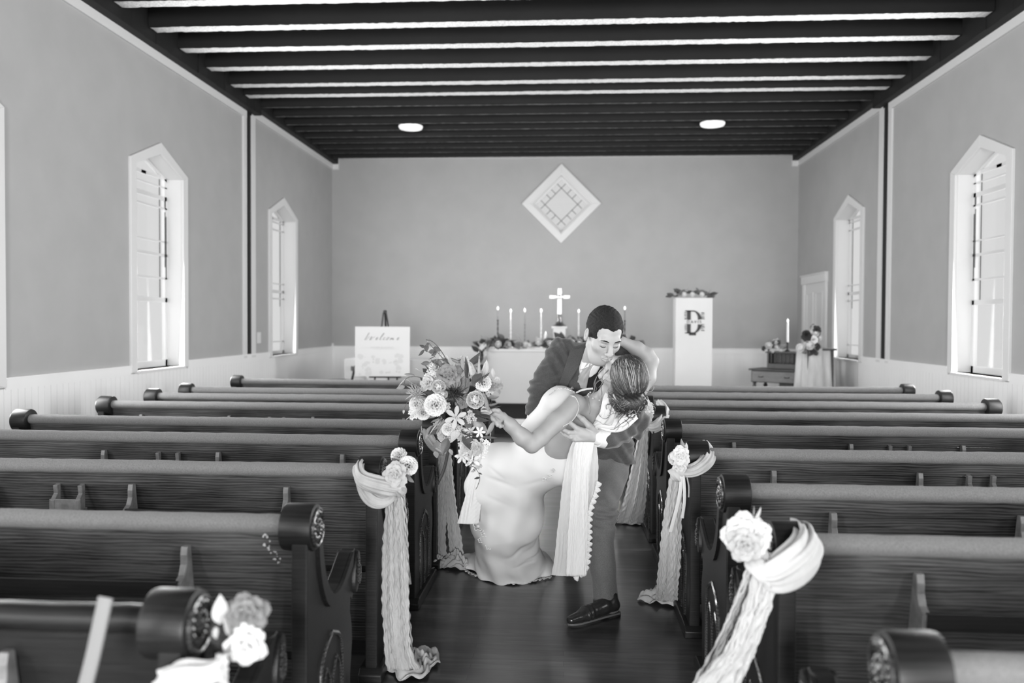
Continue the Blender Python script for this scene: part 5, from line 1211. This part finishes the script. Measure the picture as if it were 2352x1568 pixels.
le = scallop([c_-VO for c_ in ed], .030, lambda t: (1 if t < .85 else .3, 0, 0 if t < .85 else -1), 17)
obj('lace_edge', le, M['lace'], vo, smooth=True, ang=180, solid=.002)
# her hair: swept crown, twisted knot of curls, loose tendrils
M['hair2'] = plain('dark brown hair', .03, .38, .6, noise=.5, scale=90, bump=.4, bscale=200); M['hair3'] = plain('highlighted hair strands', .26, .38, .6, noise=.3, scale=60)
M['hair4'] = plain('brown hair strands', .055, .36, .6, noise=.4, scale=60)
hx = SDF(); hx.ell(LB(0, -.022, .040), np.array([.088, .108, .098])*hb, FB, .02); hx.ell(P(1443, 922, 3.99), (.088, .075, .062), None, .03); hx.ell(P(1420, 900, 3.98), (.05, .05, .05), None, .03)
hx.plane(LB(0, .045, 0), FB@np.array([0, 1, -.75]), .01)
hx.obj('hair', .004, 'hair2', bd, lambda V: .0012*np.sin(V[:, 0]*240+V[:, 2]*160+3*np.sin(V[:, 2]*60)), origin=BO)
rr = random.Random(21)
lk = [MB(), MB(), MB()]
bun = P(1436, 915, 3.93)
for k in range(420):                                             # locks sweeping over the crown to the knot
    a = rr.uniform(-1.9, 1.9); b = rr.uniform(.0, 1)
    q0 = np.array([math.sin(a)*.9, .95-b*.75, math.cos(a)*.9]); q0 = q0/np.linalg.norm(q0)
    q1 = np.array([math.sin(a)*.55, -.75, math.cos(a)*.35-.1]); q1 = q1/np.linalg.norm(q1)
    pts = []
    sw = rr.uniform(-.25, .25); Rl = 1.0+.03*rr.random()
    for t in np.linspace(0, 1, 12):
        d = q0*(1-t)+q1*t+np.array([sw*math.sin(PI*t), 0, 0]); d = d/np.linalg.norm(d); R_ = Rl
        pts.append(LB(0, -.022, .040)+FB@(d*np.array([.088, .108, .098])*hb*R_)-BO)
    m_ = 0 if rr.random() < .45 else (1 if rr.random() < .38 else 2); lk[m_].tube(pts, [.0005]+[rr.uniform(.0008, .0019)]*10+[.0006], 4, flat=(.7, 1.4))
for k in range(230):                                             # curls of the knot
    c_ = P(rr.gauss(1442, 19), rr.gauss(922, 13), 3.97)-BO; R_ = rr.uniform(.014, .034); ax = nrm((rr.uniform(-1, 1), rr.uniform(-1.2, -.2), rr.uniform(-1, 1))); u_ = nrm(np.cross(ax, (0.3, .2, 1))); v_ = np.cross(ax, u_)
    o_ = np.array([0, -.045+.02*rr.random(), 0])*(1-min(1, abs(c_[0]+BO[0]-bun[0])/.12)); a0 = rr.uniform(0, 6); n_ = rr.uniform(2.5, 5.5)
    pts = [c_+o_+u_*R_*math.cos(a0+t*n_)*(1-.4*t)+v_*R_*math.sin(a0+t*n_)*(1-.4*t) for t in np.linspace(0, 1, 16)]
    m_ = 0 if rr.random() < .45 else (1 if rr.random() < .45 else 2); lk[m_].tube(pts, [.0006]+[rr.uniform(.0010, .0032)]*14+[.0006], 5, flat=(.6, 1.4))
tend = [[(1388, 845), (1372, 860), (1364, 878), (1368, 895), (1360, 905), (1351, 915), (1354, 930), (1357, 942), (1354, 952)], [(1392, 872), (1378, 885), (1384, 900), (1380, 915), (1383, 925), (1378, 935)], [(1418, 922), (1404, 938), (1400, 955), (1392, 963), (1380, 960), (1372, 948)],
        [(1440, 945), (1425, 960), (1418, 975), (1410, 985)], [(1455, 948), (1440, 965), (1430, 972), (1412, 985), (1402, 985)], [(1382, 868), (1366, 882), (1372, 896), (1362, 900)], [(1430, 948), (1416, 962), (1424, 978), (1414, 990)], [(1470, 935), (1462, 955), (1445, 968), (1428, 982)], [(1398, 850), (1380, 866), (1386, 880), (1374, 892)], [(1436, 965), (1446, 972), (1442, 985), (1430, 990)]]
for i, tn in enumerate(tend):
    for j in range(3):
        pts = sm3([at(x+rr.uniform(-2, 2), y+rr.uniform(-2, 2), 3.93+.012*math.sin(k*1.3+j)+.0006*max(0, 1400-x)) for k, (x, y) in enumerate(tn)], 2); lk[(i+j) % 3].tube([p-BO for p in pts], [.0011-.0007*k/len(pts) for k in range(len(pts))], 4)
for m_, mm in zip(lk, ('hair2', 'hair3', 'hair4')): obj('hair_locks', m_, M[mm], bd, smooth=True, ang=180)
# ------------------------------------------------------------------ the bridal bouquet
BC = P(1050, 930, 3.86)
bq = thing('bridal_bouquet', 'large cascading bouquet of white and dusky blooms held out in her left hand', 'bouquet', tuple(BC))
rr = random.Random(77)
stm = MB()
for k in range(14):
    a = k*2.4; o_ = np.array([0, math.cos(a)*.012, math.sin(a)*.012])*math.sqrt((k+1)/14)
    stm.tube([P(1070, 945, 3.92)-BC+o_*1.5, P(1120, 955, 3.91)-BC+o_, P(1158, 968, 3.915)-BC+o_], .0035, 5)
obj('stems', stm, M['stem'], bq, smooth=True)
def bf(k_, m_, x, y, s, Y=3.80, face=(0, -1, .15), roll=None): return flower(k_, m_, bq, P(x, y, Y)-BC, s, face, rr.uniform(0, 6) if roll is None else roll)
for it in (('ball', 'petal', 1092, 918, .050, 3.76), ('peony', 'petal', 1000, 930, .058, 3.77), ('ball', 'petal', 1008, 888, .040, 3.80), ('spiky', 'petal2', 960, 905, .062, 3.84, (-.5, -1, .4)), ('peony', 'petal', 957, 928, .040, 3.84), ('peony', 'petal', 972, 948, .038, 3.83), ('blossom', 'petal', 952, 948, .040, 3.86),
           ('rose', 'petal3', 1033, 862, .060, 3.82), ('rose', 'petal2', 983, 880, .042, 3.84, (-.4, -1, .3)), ('spiky', 'petal4', 1044, 902, .075, 3.84), ('star', 'petal2', 1047, 958, .050, 3.77), ('blossom', 'petal2', 1077, 958, .042, 3.80), ('rose', 'petal3', 1060, 925, .03, 3.82),
           ('blossom', 'petal2', 1055, 992, .046, 3.82), ('peony', 'petal', 1030, 985, .036, 3.84), ('blossom', 'petal2', 1066, 1012, .044, 3.82), ('peony', 'petal', 1110, 880, .044, 3.83), ('ball', 'petal', 1094, 868, .030, 3.86), ('rose', 'petal3', 1128, 888, .028, 3.84), ('blossom', 'petal2', 1124, 900, .028, 3.84),
           ('star', 'petal', 1102, 992, .026, 3.76), ('rose', 'petal2', 1090, 1028, .038, 3.80), ('peony', 'petal', 1072, 1028, .036, 3.82), ('blossom', 'petal', 1104, 1040, .042, 3.82), ('star', 'petal', 1085, 1058, .036, 3.80), ('star', 'petal', 1062, 1048, .034, 3.82), ('blossom', 'petal', 1112, 1020, .036, 3.83), ('blossom', 'petal2', 1095, 1066, .034, 3.81),
           ('peony', 'petal', 1002, 848, .042, 3.87, (-.2, -.8, .8)), ('blossom', 'petal', 990, 860, .040, 3.86), ('blossom', 'petal', 1022, 836, .034, 3.88), ('peony', 'petal', 1020, 826, .026, 3.88), ('ball', 'petal', 1018, 905, .026, 3.80), ('blossom', 'petal2', 1022, 935, .036, 3.78), ('star', 'petal2', 1080, 990, .028, 3.80)):
    bf(*it)
for (x, y, s, m_, f_, r_) in ((1082, 838, .10, 'leaf', (.6, -.8, .5), 0), (1072, 868, .11, 'leaf', (.2, -.5, 1), 1), (1086, 888, .10, 'leaf', (.5, -.4, .7), 2), (1062, 850, .08, 'leaf2', (.2, -.3, 1), 1.6), (1068, 905, .09, 'leaf', (1, -.6, -.1), 0), (1122, 945, .105, 'leaf2', (-.05, -.35, 1), 1.57), (1102, 948, .08, 'leaf', (.8, -.8, -.4), 0), (1118, 988, .10, 'leaf2', (-.9, -.7, -.3), 0), (1135, 970, .08, 'leaf2', (-.3, -.8, -.8), 1.5), (1100, 1002, .11, 'leaf', (-1, -.6, .1), 0), (1098, 1000, .11, 'leaf2', (1, -.6, -.25), 0), (1070, 995, .10, 'leaf', (.3, -.7, -1), 0), (1085, 975, .08, 'leaf', (-.5, -.8, .3), 2), (1040, 875, .08, 'leaf', (-1, -.5, .3), 0), (1050, 985, .08, 'leaf3', (-.2, -.8, -1), 0), (1090, 880, .10, 'leaf', (.9, -.5, .4), 0), (1010, 960, .06, 'leaf2', (-.6, -.8, -.5), 0), (1113, 860, .07, 'leaf3', (.3, -.3, 1), 0), (1080, 945, .09, 'leaf', (.9, -.7, -.2), 0)):
    flower('leaf', m_, bq, P(x, y, 3.82)-BC, s, f_, r_)
for k in range(62):
    a = rr.uniform(0, 2*PI); r = math.sqrt(rr.random()); x, y = 1045+72*r*math.cos(a), 925+85*r*math.sin(a)
    flower('leaf', rr.choice(['leaf', 'leaf', 'leaf', 'leaf2', 'leaf3']), bq, P(x, y, 3.87+.04*rr.random())-BC, rr.uniform(.06, .11), (math.cos(a)+rr.uniform(-.5, .5), -.5, -math.sin(a)+rr.uniform(-.5, .5)), rr.uniform(0, 6))
for (x, y, s, f_, r_) in ((1098, 868, .13, (.15, -.25, 1), 1.4), (1090, 866, .11, (-.25, -.3, 1), 1.7), (1104, 880, .10, (.35, -.3, 1), 1.2), (1000, 866, .10, (-1, -.3, .35), 0), (1090, 1010, .13, (-.15, -.5, -1), 1.5), (1105, 1012, .12, (.1, -.5, -1), 1.6), (1075, 1012, .10, (-.5, -.5, -1), 1.5), (970, 930, .10, (-.7, -.4, -.8), 0), (968, 892, .08, (-.9, -.4, .5), 0)):
    flower('fern', 'leaf3', bq, P(x, y, 3.80)-BC, s, f_, r_)
def bv_(pts, n, mat='leaf2', ls=.034, r=.002, sd=1): vine(bq, [P(x, y, Y)-BC for x, y, Y in pts], n, r, mat, ls, 'vine', sd)
bv_([(1040, 858, 3.86), (1028, 830, 3.86), (1010, 800, 3.85), (992, 782, 3.84), (978, 780, 3.83)], 5, 'leaf2', .034, .0022, 1)
bv_([(1030, 840, 3.86), (1008, 812, 3.85), (995, 800, 3.84), (982, 783, 3.83), (976, 800, 3.83)], 7, 'leaf', .036, .002, 2)
bv_([(1040, 845, 3.86), (1020, 826, 3.85), (1000, 824, 3.84), (985, 834, 3.83)], 5, 'leaf', .04, .002, 3)
bv_([(1000, 820, 3.85), (985, 808, 3.84), (972, 803, 3.83)], 3, 'leaf', .04, .0016, 4)
bv_([(990, 875, 3.86), (962, 865, 3.86), (942, 864, 3.85), (928, 872, 3.84), (930, 888, 3.84)], 4, 'leaf2', .045, .0018, 5)
bv_([(962, 930, 3.86), (940, 915, 3.85), (932, 930, 3.84), (924, 948, 3.84)], 2, 'leaf3', .02, .0012, 6)
bv_([(1090, 1050, 3.80), (1085, 1068, 3.79), (1100, 1085, 3.79), (1103, 1100, 3.79), (1097, 1116, 3.79)], 7, 'leaf', .024, .0014, 7)
bv_([(1075, 1048, 3.80), (1068, 1062, 3.79), (1082, 1072, 3.79), (1092, 1082, 3.79)], 4, 'leaf2', .026, .0014, 8)
bv_([(1095, 850, 3.85), (1085, 835, 3.85), (1060, 830, 3.85), (1035, 822, 3.85)], 6, 'leaf2', .05, .002, 9)
